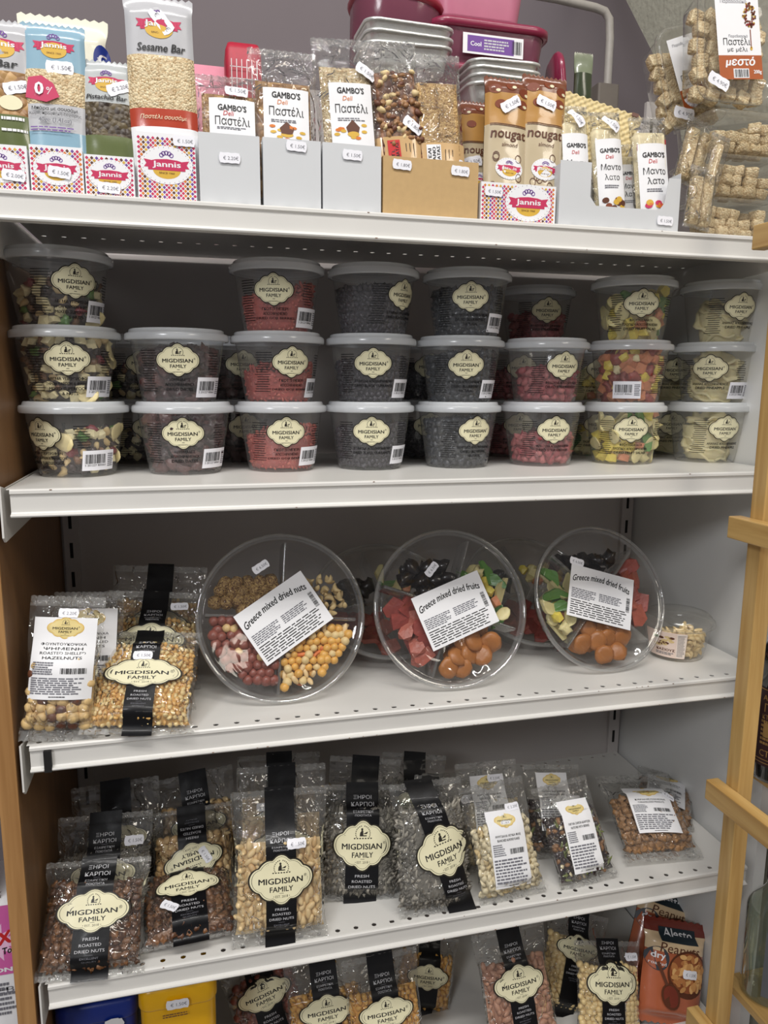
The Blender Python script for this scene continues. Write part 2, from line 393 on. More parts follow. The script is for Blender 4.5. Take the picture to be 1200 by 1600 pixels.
def wedge(seed):
    r = random.Random(seed); n = 12; vs = []; f = []
    for s in (-.13, .13):
        for i in range(n):
            a = pi * i / (n - 1); k = 1 + .08 * sin(5 * a + seed); vs.append(Vector((k * cos(a), .85 * k * sin(a) - .35, s + .14 * sin(2.2 * cos(a) + seed))))
    f = [tuple(reversed(range(n))), tuple(range(n, 2 * n))] + [(i, (i + 1) % n, n + (i + 1) % n, n + i) for i in range(n)]
    return vs, f
def chunk(seed, sx=1, sy=1, sz=1):
    r = random.Random(seed); v, f = ico(1); out = []
    for x, y, z in v:
        g = lambda t: (abs(t) ** .45) * (1 if t > 0 else -1)
        out.append(Vector((g(x) * sx, g(y) * sy, g(z) * sz)) * r.uniform(.8, 1.08))
    return out, f
SHAPES = {
 'nut': lambda s: deform(ICO2, (1, 1, 1), .12, 1.2, s, lambda x, y, z: (x, y, z * (1.15 if z > 0 else .95))),
 'kernel': lambda s: deform(ICO1, (.82, .6, 1), .2, 1.2, s, lambda x, y, z: (x * (1 - .38 * z), y * (1 - .3 * z), z)),
 'peanut': lambda s: deform(ICO2, (.56, .56, 1.15), .12, 1.5, s, lambda x, y, z: (x * (1 + .12 * z), y * (1 + .12 * z), z)),
 'cashew': lambda s: bent(ICO2, 1.15, .46, 1.3),
 'goji': lambda s: deform(ICO1, (.42, .42, 1.05), .3, 2.5, s),
 'lump': lambda s: deform(ICO2, (1, .85, .68), .95, 1.7, s),
 'crumb': lambda s: deform(ICO1, (1, .8, .6), .7, 1.7, s),
 'sunseed': lambda s: deform(ICO1, (.30, .14, 1.1), .1, 1, s, lambda x, y, z: (x * (1 - .3 * z), y, z)),
 'flake': lambda s: deform(ICO1, (.8, 1, .12), .3, 1.4, s, lambda x, y, z: (x, y, z + .15 * x * x)),
 'apricot': lambda s: deform(ICO2, (1, 1, .42), .2, 1.2, s, lambda x, y, z: (x, y, z * (1 - .35 * max(0, 1 - (x * x + y * y) * 3)))),
 'stick': lambda s: bent(ICO2, 1.8, .33, .8),
 'slab': lambda s: chunk(s, 1.0, .7, .35),
 'cube': lambda s: chunk(s, .85, .85, .7),
 'ring': lambda s: wavy_ring(1.0, .25, .06, s),
 'wedge': lambda s: wedge(s),
 'chip': lambda s: deform(ICO2, (1, .8, .16), .1, 1, s, lambda x, y, z: (x, y, z + .25 * x * x)),
 'ball': lambda s: deform(ICO2, (1, 1, 1), .15, 2.0, s),
}
_S = {}
def shape(kind, s):
    if (kind, s) not in _S: _S[(kind, s)] = SHAPES[kind](s)
    return _S[(kind, s)]
_PM = {}
FLATROUGH = ('cube', 'slab', 'wedge')
def piece_mesh(kind, s, m):
    k = (kind, s, m.name)
    if k not in _PM:
        mb = MB(); v, f = shape(kind, s); mb.add([a * .01 for a in v], f, m, kind not in FLATROUGH); _PM[k] = mb.mesh(kind)
    return _PM[k]
def emit(parent, items, name, indiv=False):
    """items: (kind, seed, material, matrix, part name)"""
    if indiv:
        for kind, s, m, M, nm in items:
            o = bpy.data.objects.new(nm or name, piece_mesh(kind, s, m)); COL.objects.link(o); o.parent = parent; o.matrix_local = M @ Matrix.Scale(100, 4)
    else:
        mb = MB()
        for kind, s, m, M, nm in items:
            v, f = shape(kind, s); mb.add([M @ a for a in v], f, m, kind not in FLATROUGH)
        o = mb.build(name, parent, kind='stuff')
def pick(r, mix):
    t = r.random() * sum(a[3] for a in mix)
    for a in mix:
        t -= a[3]
        if t <= 0: return a
    return mix[-1]
def rrot(r): return Matrix.Rotation(r.uniform(0, 2 * pi), 4, 'Z') @ Matrix.Rotation(r.uniform(0, pi), 4, 'X') @ Matrix.Rotation(r.uniform(0, 2 * pi), 4, 'Z')
def frot(r, t=.5):   # flat faces turned to the front (-y) with a random tilt
    return Matrix.Rotation(pi / 2 + r.uniform(-t, t), 4, 'X') @ Matrix.Rotation(r.uniform(-t, t), 4, 'Y') @ Matrix.Rotation(r.uniform(0, 2 * pi), 4, 'Z')
FLAT = ('apricot', 'chip', 'ring', 'wedge', 'slab', 'flake', 'sunseed')
FOOD = {}
def food():
    F = FOOD
    F['corn1'] = mat('corn_amber', (222, 176, 104), .25, var=.15, nscale=90, coat=.3, sss=.1); F['corn2'] = mat('corn_gold', (236, 208, 150), .25, var=.12, nscale=90, coat=.3, sss=.1)
    F['hazel'] = mat('hazel_blond', (218, 186, 130), .4, var=.14, nscale=140, bump=.2); F['hazelb'] = mat('hazel_skin', (104, 62, 42), .5, var=.22, nscale=160, bump=.3)
    F['raisin'] = mat('raisin_amber', (124, 84, 52), .3, var=.2, nscale=70, bump=.8, bscale=260, coat=.3); F['raisin2'] = mat('raisin_dark', (92, 58, 36), .3, var=.2, nscale=70, bump=.8, bscale=260, coat=.3)
    F['pnut'] = mat('peanut_blanched', (224, 196, 146), .4, var=.08, nscale=110); F['pnut2'] = mat('peanut_toasted', (206, 170, 118), .4, var=.1, nscale=110)
    F['sun'] = mat('sunseed_grey', (112, 108, 100), .5, var=.3, nscale=250); F['sun2'] = mat('sunseed_pale', (168, 162, 150), .5, var=.1)
    F['alm'] = mat('almond_flake', (234, 220, 184), .5, var=.08); F['alm2'] = mat('almond_flake_edge', (220, 196, 146), .5, var=.1)
    F['mixd'] = mat('dark_berry', (44, 24, 26), .35, var=.3, bump=.5, coat=.2); F['mixg'] = mat('pumpkin_seed', (120, 130, 72), .4, var=.15); F['mixb'] = mat('nut_brown', (146, 104, 66), .45, var=.2, bump=.3)
    F['caramel'] = mat('caramel_nut', (160, 120, 80), .4, var=.25, nscale=220, bump=.9, bscale=400, coat=.2)
    F['goji'] = mat('goji_red', (170, 76, 68), .42, var=.2, nscale=90, bump=.4); F['goji2'] = mat('goji_orange', (186, 98, 82), .42, var=.15, nscale=90, bump=.4)
    F['date'] = mat('date_brown', (96, 58, 56), .25, var=.3, nscale=70, bump=1.0, bscale=220, coat=.5); F['date2'] = mat('date_dark', (64, 40, 44), .25, var=.3, nscale=70, bump=1.0, bscale=220, coat=.5)
    F['curr'] = mat('currant_black', (44, 38, 50), .35, var=.3, bump=.8, coat=.2); F['blue'] = mat('blueberry_black', (38, 42, 52), .3, var=.3, bump=.8, coat=.4)
    F['straw'] = mat('strawberry_pink', (158, 66, 72), .45, var=.2, nscale=150, bump=.7); F['straw2'] = mat('strawberry_frost', (180, 100, 100), .55, var=.2, nscale=150, bump=.7)
    F['green'] = mat('candied_green', (88, 136, 58), .3, var=.15, nscale=40, bump=.4, coat=.2, sss=.2); F['yel'] = mat('candied_yellow', (228, 208, 90), .35, var=.1, nscale=60, bump=.4, sss=.2)
    F['pear'] = mat('candied_pale', (218, 206, 150), .4, var=.12, nscale=60, bump=.5, sss=.2); F['oran'] = mat('candied_orange', (204, 132, 92), .35, var=.15, nscale=80, bump=.6, sss=.2)
    F['pine'] = mat('pineapple_dried', (240, 226, 178), .5, var=.1, nscale=50, bump=1.0, bscale=130, sss=.1)
    F['banana'] = mat('banana_chip', (230, 214, 160), .45, var=.1, nscale=100, bump=.3); F['coco'] = mat('coconut_cube', (238, 226, 180), .5, var=.08, bump=.3); F['cran'] = mat('cranberry', (132, 22, 42), .3, var=.2, bump=.5, coat=.4)
    F['apr'] = mat('apricot_orange', (166, 106, 52), .38, var=.14, nscale=60, bump=.5, bscale=160, sss=.15)
    F['pap'] = mat('papaya_red', (146, 64, 56), .4, var=.2, nscale=90, bump=.9, bscale=170, sss=.1); F['pap2'] = mat('papaya_pink', (162, 86, 70), .42, var=.2, nscale=90, bump=.9, bscale=170)
    F['prune'] = mat('prune_black', (24, 16, 16), .3, var=.3, nscale=60, bump=.6, bscale=120, coat=.4)
    F['sesb'] = cells('sesame_ball', (198, 164, 104), (92, 52, 30), 520); F['cash'] = mat('cashew_pale', (220, 194, 140), .42, var=.08)
    F['redn'] = mat('redskin_nut', (132, 72, 60), .4, var=.2, nscale=120, bump=.3, coat=.15); F['cheek'] = mat('chickpea_tan', (222, 196, 140), .45, var=.12, bump=.3)
    F['cornn'] = mat('roast_corn', (222, 170, 84), .4, var=.15, coat=.1); F['puff'] = mat('orange_snack', (214, 120, 62), .5, var=.12, bump=.5)
    F['rosy'] = mat('rosy_peanut', (190, 142, 116), .45, var=.18, bump=.4)
food(); F = FOOD
# mix entries: kind, material, size, weight, part name
MIX = {
 'corn': [('kernel', 'corn1', .0046, 1, 'kernel'), ('kernel', 'corn2', .0046, 1, 'kernel')],
 'hazel': [('nut', 'hazel', .0075, 3, 'hazelnut'), ('nut', 'hazelb', .0075, 1, 'hazelnut')],
 'raisin': [('lump', 'raisin', .0066, 1, 'raisin'), ('lump', 'raisin2', .0062, 1, 'raisin')],
 'peanut': [('peanut', 'pnut', .0076, 3, 'peanut'), ('peanut', 'pnut2', .0074, 1, 'peanut')],
 'pistachio': [('nut', 'pnut2', .0062, 1, 'pistachio'), ('peanut', 'pnut', .0075, 1, 'pistachio')],
 'sun': [('sunseed', 'sun', .0096, 2, 'seed'), ('sunseed', 'sun2', .0094, 1, 'seed')],
 'dark': [('sunseed', 'sun', .0062, 1, 'seed')],
 'flake': [('flake', 'alm', .0082, 3, 'flake'), ('flake', 'alm2', .0074, 1, 'flake')],
 'mixn': [('crumb', 'mixd', .0066, 2, 'berry'), ('crumb', 'mixb', .0066, 1, 'nut'), ('sunseed', 'mixg', .0065, .8, 'seed'), ('flake', 'alm', .0045, .4, 'flake')],
 'caramel': [('lump', 'caramel', .0076, 1, 'caramel_peanut')],
 'goji': [('goji', 'goji', .0058, 2, 'goji'), ('goji', 'goji2', .0058, 1, 'goji')],
 'date': [('lump', 'date', .0125, 1, 'date'), ('lump', 'date2', .0115, 1, 'date')],
 'curr': [('lump', 'curr', .0052, 1, 'currant')],
 'blue': [('lump', 'blue', .0068, 1, 'berry')],
 'straw': [('lump', 'straw', .0095, 1, 'strawberry'), ('crumb', 'straw2', .0085, .9, 'strawberry')],
 'salad': [('wedge', 'green', .020, 1.4, 'candied_slice'), ('wedge', 'pear', .020, 2, 'candied_slice'), ('cube', 'yel', .011, 1.4, 'candied_cube'), ('cube', 'oran', .010, .9, 'candied_cube'), ('lump', 'pear', .011, 1, 'candied_cube'), ('chip', 'pear', .014, 1, 'candied_slice')],
 'saladred': [('cube', 'oran', .011, 2.6, 'candied_cube'), ('cube', 'yel', .010, .7, 'candied_cube'), ('lump', 'coco', .008, .5, 'nut'), ('lump', 'pap', .012, 1, 'candied_cube')],
 'pine': [('ring', 'pine', .034, 1, 'pineapple_ring')],
 'super': [('cube', 'coco', .0078, 2.6, 'coconut_cube'), ('chip', 'banana', .014, .3, 'banana_chip'), ('cashew', 'cash', .010, .8, 'cashew'), ('lump', 'cran', .008, .3, 'cranberry'), ('crumb', 'mixd', .008, 1.4, 'raisin'), ('crumb', 'raisin', .008, .8, 'raisin'), ('lump', 'green', .008, .25, 'candied_cube')],
 'sesb': [('ball', 'sesb', .0098, 1, 'sesame_ball')],
 'cash': [('cashew', 'cash', .0088, 1, 'cashew')],
 'redn': [('nut', 'redn', .0078, 5, 'redskin_nut'), ('nut', 'hazel', .0065, .6, 'redskin_nut')],
 'snack': [('ball', 'cornn', .0062, 2, 'roast_corn'), ('ball', 'cheek', .0062, 1.6, 'chickpea'), ('peanut', 'pnut', .0068, .8, 'peanut'), ('stick', 'puff', .0095, .7, 'orange_stick')],
 'cheek': [('ball', 'cheek', .0056, 1, 'chickpea')],
 'cornn': [('kernel', 'cornn', .0066, 1, 'roast_corn')],
 'rosy': [('peanut', 'rosy', .0080, 1, 'peanut')],
 'apr': [('apricot', 'apr', .0165, 1, 'apricot')],
 'pap': [('slab', 'pap', .020, 1.3, 'papaya_piece'), ('slab', 'pap2', .018, 1, 'papaya_piece')],
 'prune': [('lump', 'prune', .014, 1, 'prune')],
}
SPC = {'sunseed': .55, 'flake': 1.1, 'goji': 1.15, 'peanut': 1.45, 'kernel': 1.4, 'wedge': 1.05, 'chip': 1.35, 'cashew': 1.6, 'ring': 1.2, 'slab': 1.25, 'apricot': 1.5}
def spacing(mix): return sum(a[2] * SPC.get(a[0], 1.55) * a[3] for a in mix) / sum(a[3] for a in mix)
def mk(r, a, pos, tilt=.6, inv=None):
    kind, mn, sz, wt, nm = a; sz *= r.uniform(.88, 1.12)
    R = frot(r, tilt) if kind in FLAT else rrot(r)
    if kind == 'sunseed': R = Matrix.Rotation(r.gauss(.6, .7), 4, 'Y') @ Matrix.Rotation(r.uniform(-.15, .15), 4, 'X')
    if inv is not None: R = inv @ R
    return (kind, r.randrange(3), F[mn], Matrix.Translation(pos) @ R @ Matrix.Scale(sz, 4), nm)

# ------------------------------------------------------------------ packs
class Bag:
    """pillow pack: u across (m), v up from the base (m)"""
    def __init__(s, W, L, Th, fill=.75, seed=1, seal=.05, body=1.0, wr=1.0, pinch=.07):
        s.W, s.L, s.Th, s.fill, s.seed, s.seal, s.wr, s.pinch = W, L, Th, fill, seed, seal, wr, pinch
    def prof(s, q):
        e = s.seal
        if q <= e or q >= 1 - e: return 0.0
        a = min(1, (q - e) / .10); a = a * a * (3 - 2 * a)
        if q > s.fill: k = (q - s.fill) / max(1e-4, (1 - e - s.fill)); a *= (1 - k) * (1 - .45 * sin(pi * min(1, k))) + .0
        return max(0, a)
    def hw(s, q): return s.W / 2 * (1 - s.pinch * s.prof(q)) * (1 + .012 * sin(q * 9 + s.seed))
    def half(s, u, v):
        q = min(1, max(0, v / s.L)); n = min(1, abs(u) / s.hw(q))
        t = s.Th / 2 * s.prof(q) * (1 - n ** 2.6) ** .6
        w = noise.noise(Vector((u * 55, v * 38, s.seed * 5.1))) * .0016 * s.wr * (1 - n ** 4) + noise.noise(Vector((u * 20, v * 90, s.seed))) * .0009 * s.wr * (1 if q > s.fill else .3)
        return t + .0006 + max(w, -t * .5) * (1 if t > .001 else .5)
    def fn(s, u, v, h): return Vector((u, -(s.half(u, v) + h), v))
    def film_mesh(s, parent, m=None, ms=None, nu=26, nv=40, zz=True):
        m = m or F_bag; ms = ms or F_seal; mb = MB(); us = [-1 + 2 * i / nu for i in range(nu + 1)]
        for sg in (1, -1):
            def f(a, q, sg=sg):
                u = a * s.hw(q); v = q * s.L + (.0007 * s.wr * (1 if int(round((a + 1) * nu / 2)) % 2 else -1) if (q > .999 or q < .001) and zz else 0)
                y = s.half(u, q * s.L); crimp = .0004 * (1 if int(round(q * nv)) % 2 else -1) if (q < s.seal or q > 1 - s.seal) else 0
                return Vector((u, -sg * y + crimp, v))
            qs = [s.seal * i / 4 for i in range(5)]; mid = [s.seal + (1 - 2 * s.seal) * i / nv for i in range(nv + 1)]; top = [1 - s.seal + s.seal * i / 4 for i in range(5)]
            mb.grid(f, us, qs, ms); mb.grid(f, us, mid, m); mb.grid(f, us, top, ms)
        return mb.build('film', parent)
    def filling(s, parent, key, indiv=False, core=True, name=None, v0=None, seedo=0):
        mix = [(a[0], a[1], a[2], a[3], a[4]) for a in MIX[key]]; r = random.Random(s.seed * 13 + seedo); sp = spacing(mix); items = []
        y = s.L * (s.seal + .02) + sp * .4; row = 0; top = s.fill * s.L
        while y < top + sp * .3:
            hw = s.hw(y / s.L) - sp * .45; n = max(2, int(2 * hw / sp)); off = (row % 2) * .5
            for i in range(n):
                u = -hw + 2 * hw * (i + .25 + off * .5) / n + r.uniform(-.12, .12) * sp; v = y + r.uniform(-.15, .15) * sp + (noise.noise(Vector((u * 30, s.seed, 0))) * .01 if y > top - sp * 1.5 else 0)
                a = pick(r, mix); t = s.half(u, v); th = a[2] * (.95 if a[0] not in FLAT else .4)
                if t < th * .85: continue
                items.append(mk(r, a, Vector((u, -max(0, t - th - .0008), v)), .45))
                if a[0] == 'sunseed' and r.random() < .8: items.append(mk(r, a, Vector((u + sp * .4, -max(0, t - th - .002), v + sp * .3)), .45))
            y += sp * .86; row += 1
        nm = name or mix[0][4]
        emit(parent, items, nm if indiv else nm + '_filling', indiv)
        if core:
            mb = MB(); us = [-1 + i / 6 for i in range(13)]; q0 = s.seal + .03; qs = [q0 + (s.fill - q0) * i / 12 for i in range(13)]
            for sg in (1, -1):
                mb.grid(lambda a, q: Vector((a * s.hw(q) * .93, -sg * max(0, s.half(a * s.hw(q) * .93, q * s.L) - (mix[0][2] * 1.15 if mix[0][0] not in FLAT else sp * .45) - .001) * (0 if abs(a) > .99 or q <= q0 + 1e-6 or q >= s.fill - 1e-6 else 1), q * s.L)), us, qs, F[mix[0][1]])
            mb.build(nm + '_heap', parent, kind='stuff')
def strap_text(d, x, y, w, k=1.0, bottom=False):
    if bottom:
        d.text('FRESH', x, y, w * .42, M_silver, h=w * .075); d.text('ROASTED', x, y - w * .15, w * .6, M_silver, h=w * .075); d.text('DRIED NUTS', x, y - w * .30, w * .8, M_silver, h=w * .075)
        d.rect(x, y - w * .40, w * .2, w * .008, M_grey); d.text('EXCELLENT', x, y - w * .48, w * .5, M_grey, h=w * .05); d.text('QUALITY', x, y - w * .57, w * .4, M_grey, h=w * .05)
    else:
        d.text('ΞΗΡΟΙ', x, y, w * .55, M_silver, h=w * .11); d.text('ΚΑΡΠΟΙ', x, y - w * .19, w * .7, M_silver, h=w * .11)
        d.rect(x, y - w * .29, w * .2, w * .01, M_grey); d.text('ΕΞΑΙΡΕΤΙΚΗ', x, y - w * .37, w * .6, M_silver, h=w * .06); d.text('ΠΟΙΟΤΗΤΑ', x, y - w * .47, w * .5, M_silver, h=w * .06)
def dress_strap(parent, bag, lv=.5, LW=.62, ratio=.56, sw=.30, du=0.0, flip=False, curve=0.0, tag=None, over=.012, rot=0.0, tagtxt='€ 1.50€', tail=.0, plain=False):
    over = .004
    W, L = bag.W, bag.L; w = W * sw
    mb = MB(); cu = lambda q: du + curve * (q - .5)
    n = 30; vs = [-over + (L + 2 * over) * i / n for i in range(n + 1)]
    def f(a, v):
        q = v / L; u = cu(q) + a * w / 2
        if 0 <= v <= L: return bag.fn(u, v, .0008 + .0008 * abs(noise.noise(Vector((u * 60, v * 45, bag.seed)))))
        e = (-v if v < 0 else v - L); return Vector((u, -.001 - e * .5 * (1 if v < 0 else -.3), v + (e * .1 if v < 0 else 0)))
    mb.grid(f, [-1 + i / 4 for i in range(9)], vs, M_strap)
    d = D(mb, lambda u, v, h: bag.fn(u + cu(v / L), v, h), .0019)
    if not plain:
        if flip: d.at(0, lv * L, pi)
        else: d.at(0, lv * L)
        o = ratio * LW * W / 2
        if (L - lv * L) > o + w * .5: strap_text(d, 0, o + w * .62 + .0, w)
        strap_text(d, 0, -o - w * .16, w, bottom=True)
    strap = mb.build('black_strap', parent)
    mb = MB(); d = D(mb, bag.fn, .0024).at(cu(lv), lv * L, rot + (pi if flip else 0)); family_label(d, W * LW, W * LW * ratio); mb.build('brand_label', strap)
    if tag: price_tag(parent, lambda u, v, h: bag.fn(u, v, h + .0024), tag[0] * W, tag[1] * L, tag[2] if len(tag) > 2 else .021, tag[3] if len(tag) > 3 else 0, tagtxt)
def dress_white(parent, bag, cu, cv, w, h, title, seed=1, rot=0.0, tag=None, tagtxt='€ 2.20€', small=False):
    mb = MB(); d = D(mb, bag.fn, .0012).at(cu * bag.W, cv * bag.L, rot); r = random.Random(seed)
    d.rect(0, 0, w, h, M_white, 8, 10); d.up(2)
    lw = w * .56; k = d.h
    d.at(*(lambda c, s: (cu * bag.W - h * .37 * s, cv * bag.L + h * .37 * c))(cos(rot), sin(rot)), rot); family_label(d, lw, lw * (.62 if h / w > 1.3 else .5), True, M_gold, mat('label_tan', (226, 206, 140), .4, var=0)); d.at(cu * bag.W, cv * bag.L, rot)
    y = h * .17
    for i, t in enumerate(title): d.text(t, 0, y - i * h * .055, w * (.72 if i % 2 == 0 else .62), M_black, h=h * .032, bold=.01)
    y -= len(title) * h * .055 - h * .02
    d.lines(-w * .45, y - h * .17, w * .34, h * .16, 6, M_grey, r); d.barcode(w * .2, y - h * .12, w * .4, h * .07, M_black, 20)
    d.lines(-w * .46, -h * .44, w * .9, max(.004, y - h * .2 + h * .44), 8, M_grey, r); d.lines(-w * .15, -h * .475, w * .3, h * .02, 1, M_black, r)
    mb.build('white_label', parent)
    if tag: price_tag(parent, lambda u, v, h2: bag.fn(u, v, h2 + .001), tag[0] * bag.W, tag[1] * bag.L, .021, tag[2] if len(tag) > 2 else 0, tagtxt)

def solve_top(px, py, B, dy): return P(px, py, y=B.y + dy)
BAGN = [0]
def lift(B, T, Th):   # keep the plump lower back of a leaning pack above its shelf
    d = (T - B).normalized(); st = sqrt(max(0, 1 - d.z * d.z)); k = max(0.0, Th / 2 * st - .020 * d.z); B.z += k; T.z += k * .5
def strap_bag(label, b, t, W, dy, key, z, Th=.034, fill=.72, group=None, yaw=0.0, B=None, film_fill=True, indiv=False, cat='snack bag', **kw):
    BAGN[0] += 1
    B = B if B is not None else P(b[0], b[1], z=z); B.z = z + .002; T = solve_top(t[0], t[1], B, dy)
    lift(B, T, Th); M, L = frame(B, T, yaw); o = thing('snack_bag', label, cat, M, group); bag = Bag(W, L, Th, fill, BAGN[0])
    bag.filling(o, key, indiv); bag.film_mesh(o)
    dress_strap(o, bag, **kw); return o, bag
def white_bag(label, b, t, W, dy, key, z, title, Th=.032, fill=.55, yaw=0.0, B=None, lab=(0, .5, .06, .1), lrot=0.0, indiv=False, tag=None, seal=.05, tagtxt='€ 2.20€', name='snack_bag', filmm=None):
    BAGN[0] += 1
    B = B if B is not None else P(b[0], b[1], z=z); B.z = z + .002; T = solve_top(t[0], t[1], B, dy)
    lift(B, T, Th); M, L = frame(B, T, yaw); o = thing(name, label, 'snack bag', M); bag = Bag(W, L, Th, fill, BAGN[0], seal)
    bag.filling(o, key, indiv); bag.film_mesh(o, filmm)
    dress_white(o, bag, lab[0], lab[1], lab[2], lab[3], title, BAGN[0], lrot, tag, tagtxt); return o, bag

# ------------------------------------------------------------------ room
def slab(name, a, b, m): mb = MB(); mb.box(a, b, m); return mb.build(name)
M_wall = mat('lilac_grey_wall', (122, 113, 116), 0.85, var=0.03, nscale=3)
M_stucco = mat('stucco_plaster', (176, 174, 158), 0.9, var=0.05, nscale=30, bump=1.0, bscale=90)
M_floor = mat('floor_tile', (120, 116, 110), 0.5, var=0.05, nscale=5)
structure(slab('wall_back', (-1.6, 1.0, -1.2), (2.8, 1.05, 2.2), M_wall))
structure(slab('floor', (-1.6, -2.6, -1.25), (2.8, 1.05, -1.2), M_floor))
XS = 1.12
pl = [P(940, -75, x=XS), P(978, 0, x=XS), P(1026, 95, x=XS), P(1062, 200, x=XS), Vector((XS, .30, .28)), Vector((XS, .30, -1.2)), Vector((XS, -.02, -1.2)), Vector((XS, -.02, 1.3)), Vector((XS, .9, 1.3))]
mb = MB(); n = len(pl)
mb.add(pl + [p + Vector((.12, 0, 0)) for p in pl], [tuple(range(n)), tuple(reversed(range(n, 2 * n)))] + [(i, n + i, n + (i + 1) % n, (i + 1) % n) for i in range(n)], M_stucco)
structure(mb.build('wall_right'))

# shelving frame: back panel, uprights with slots, side panel
u = thing('shelving_frame', 'white and grey metal shelving bay with slotted uprights and grey back panel', 'shelving', (0, 0.4, -1.2))
def part(name, a, b, m, o=(0, .4, -1.2)):
    mb = MB(); mb.box([a[i] - o[i] for i in range(3)], [b[i] - o[i] for i in range(3)], m); return mb.build(name, u)
part('back_panel', (-.012, .402, -1.2), (1.06, .414, .60), M_panel)
tagm(slab('metal_side_panel', (1.066, -.004, -1.2), (1.086, .414, .30), M_side), 'pale grey metal side panel closing the shelves at the right', 'panel')
for x in (-.008, 1.034):
    mb = MB(); mb.box((x, -.006 + .0, 0), (x + .024, .002, 1.835), M_panel)
    for k in range(36):
        z = .03 + k * .05
        mb.box((x + .009, -.0068, z), (x + .014, -.0058, z + .026), M_dark)
    mb.build('upright', u)
# left wooden end panel
e = thing('wooden_end_panel', 'brown wooden end panel with oak front edge, at the left end of the shelves', 'panel', (-.022, .2, -1.2))
mb = MB(); mb.box((-.0107, -.198, 0), (.0100, .212, 1.485), M_oakd); mb.build('board', e)
mb = MB(); mb.box((-.0113, -.203, 0), (.0104, -.1985, 1.486), M_oak); mb.build('edge_strip', e)

def metal_shelf(z, label, rows, x0=0.0, marks=()):
    o = thing('metal_shelf', label, 'shelf', (0, 0, z)); mb = MB(); pit = .0265; hr = .0037; n = int((XR - x0 - .004) / pit); x1 = XR - .004
    th = .0012; ys = [.004]
    for r in sorted(rows): ys += [r - .008, r + .008]
    ys.append(.395)
    for i in range(len(ys) - 1):
        a, b = ys[i], ys[i + 1]
        if i % 2 == 0: mb.box((x0, a, -th), (x1, b, 0), M_shelf)
        else:
            c = (a + b) / 2; xa = x0
            for k in range(n + 1):
                cx = x0 + (k + .5) * pit; xb = min(x1, x0 + (k + 1) * pit)
                if cx + hr > x1: mb.box((xa, a, -th), (x1, b, 0), M_shelf); break
                out = [(xa, a), (cx, a), (xb, a), (xb, c), (xb, b), (cx, b), (xa, b), (xa, c)]
                sq = k % 5 == 2; inn = []
                for j, t in enumerate((225, 270, 315, 0, 45, 90, 135, 180)):
                    q = (hr * 1.2 if (sq and j % 2 == 0) else hr) ; inn.append((cx + q * cos(radians(t)), c + q * sin(radians(t)) * (.85 if sq else 1)))
                vs = [(p[0], p[1], 0) for p in out] + [(p[0], p[1], 0) for p in inn] + [(p[0], p[1], -th) for p in out] + [(p[0], p[1], -th) for p in inn]; f = []
                for j in range(8):
                    j2 = (j + 1) % 8; f += [(j, j2, 8 + j2, 8 + j), (8 + j, 8 + j2, 24 + j2, 24 + j), (16 + j2, 16 + j, 24 + j, 24 + j2)]
                mb.add(vs, f, M_shelf); xa = xb
    mb.build('deck', o)
    mb = MB(); xl = x0 + .004; pr = [(.0042, 0), (.0015, -.0004), (0, -.002), (-.0002, -.0052), (.0012, -.0064), (.0022, -.0075), (.0024, -.027), (.0012, -.0285), (-.0022, -.0292), (-.003, -.0308), (-.0022, -.0325), (.002, -.0330), (.010, -.0330), (.010, -.0318), (.0040, -.0316), (.0040, -.002)]
    mb.grid(lambda x, k: (x, pr[k][0], pr[k][1]), [xl + (x1 - xl) * i / 30 for i in range(31)], range(len(pr)), M_shelf, False)
    mb.add([(xl, p[0], p[1]) for p in pr], [tuple(range(len(pr)))], M_shelf)
    r = random.Random(int(z * 1000))
    for i in range(26 if marks else 8):
        x = r.uniform(xl, x1); q = r.uniform(.0004, .0014); zz = r.choice((-.0308, -.0015, -.0308)); mb.box((x, -.0034 if zz < -.02 else -.0004, zz - q * .3), (x + q * 2, -.0028 if zz < -.02 else .0003, zz + q * .3), M_rust)
    lip = mb.build('front_lip', o)
    if rows[0] > 0 or True:
        for xa in (x0 - .0062, x1 - .001):
            mb = MB(); pts = [(-.003, .004), (-.003, -.056), (.004, -.062), (.39, -.05), (.39, .0), (.02, -.001)]
            if xa > .5: pts = [(.01, -.001), (.01, -.03), (.39, -.05), (.39, -.001)]
            mb.add([(xa, y, zz) for y, zz in pts] + [(xa + .0022, y, zz) for y, zz in pts], [tuple(range(len(pts))), tuple(reversed(range(len(pts), 2 * len(pts))))] + [(i, len(pts) + i, len(pts) + (i + 1) % len(pts), (i + 1) % len(pts)) for i in range(len(pts))], M_shelf)
            mb.build('bracket', o)
    for (x, wd) in marks:
        mb = MB(); mb.box((x, -.0036, -.0335), (x + wd, .0018, -.006), M_dark); mb.build('tape_mark', lip)
    return o
metal_shelf(Z1, 'top white metal shelf carrying the snack bars and display cartons', (.012, .27))
metal_shelf(Z2, 'white metal shelf under the stacked dried fruit tubs', (.385,))
metal_shelf(Z3, 'white perforated metal shelf under the three round trays', (.012, .385), marks=((.020, .0085),))
metal_shelf(Z4, 'white perforated metal shelf under the row of black-strapped snack bags', (.012, .385), marks=())
metal_shelf(Z5, 'lowest white metal shelf, partly out of the photo, under the yellow tub', (.012, .385))

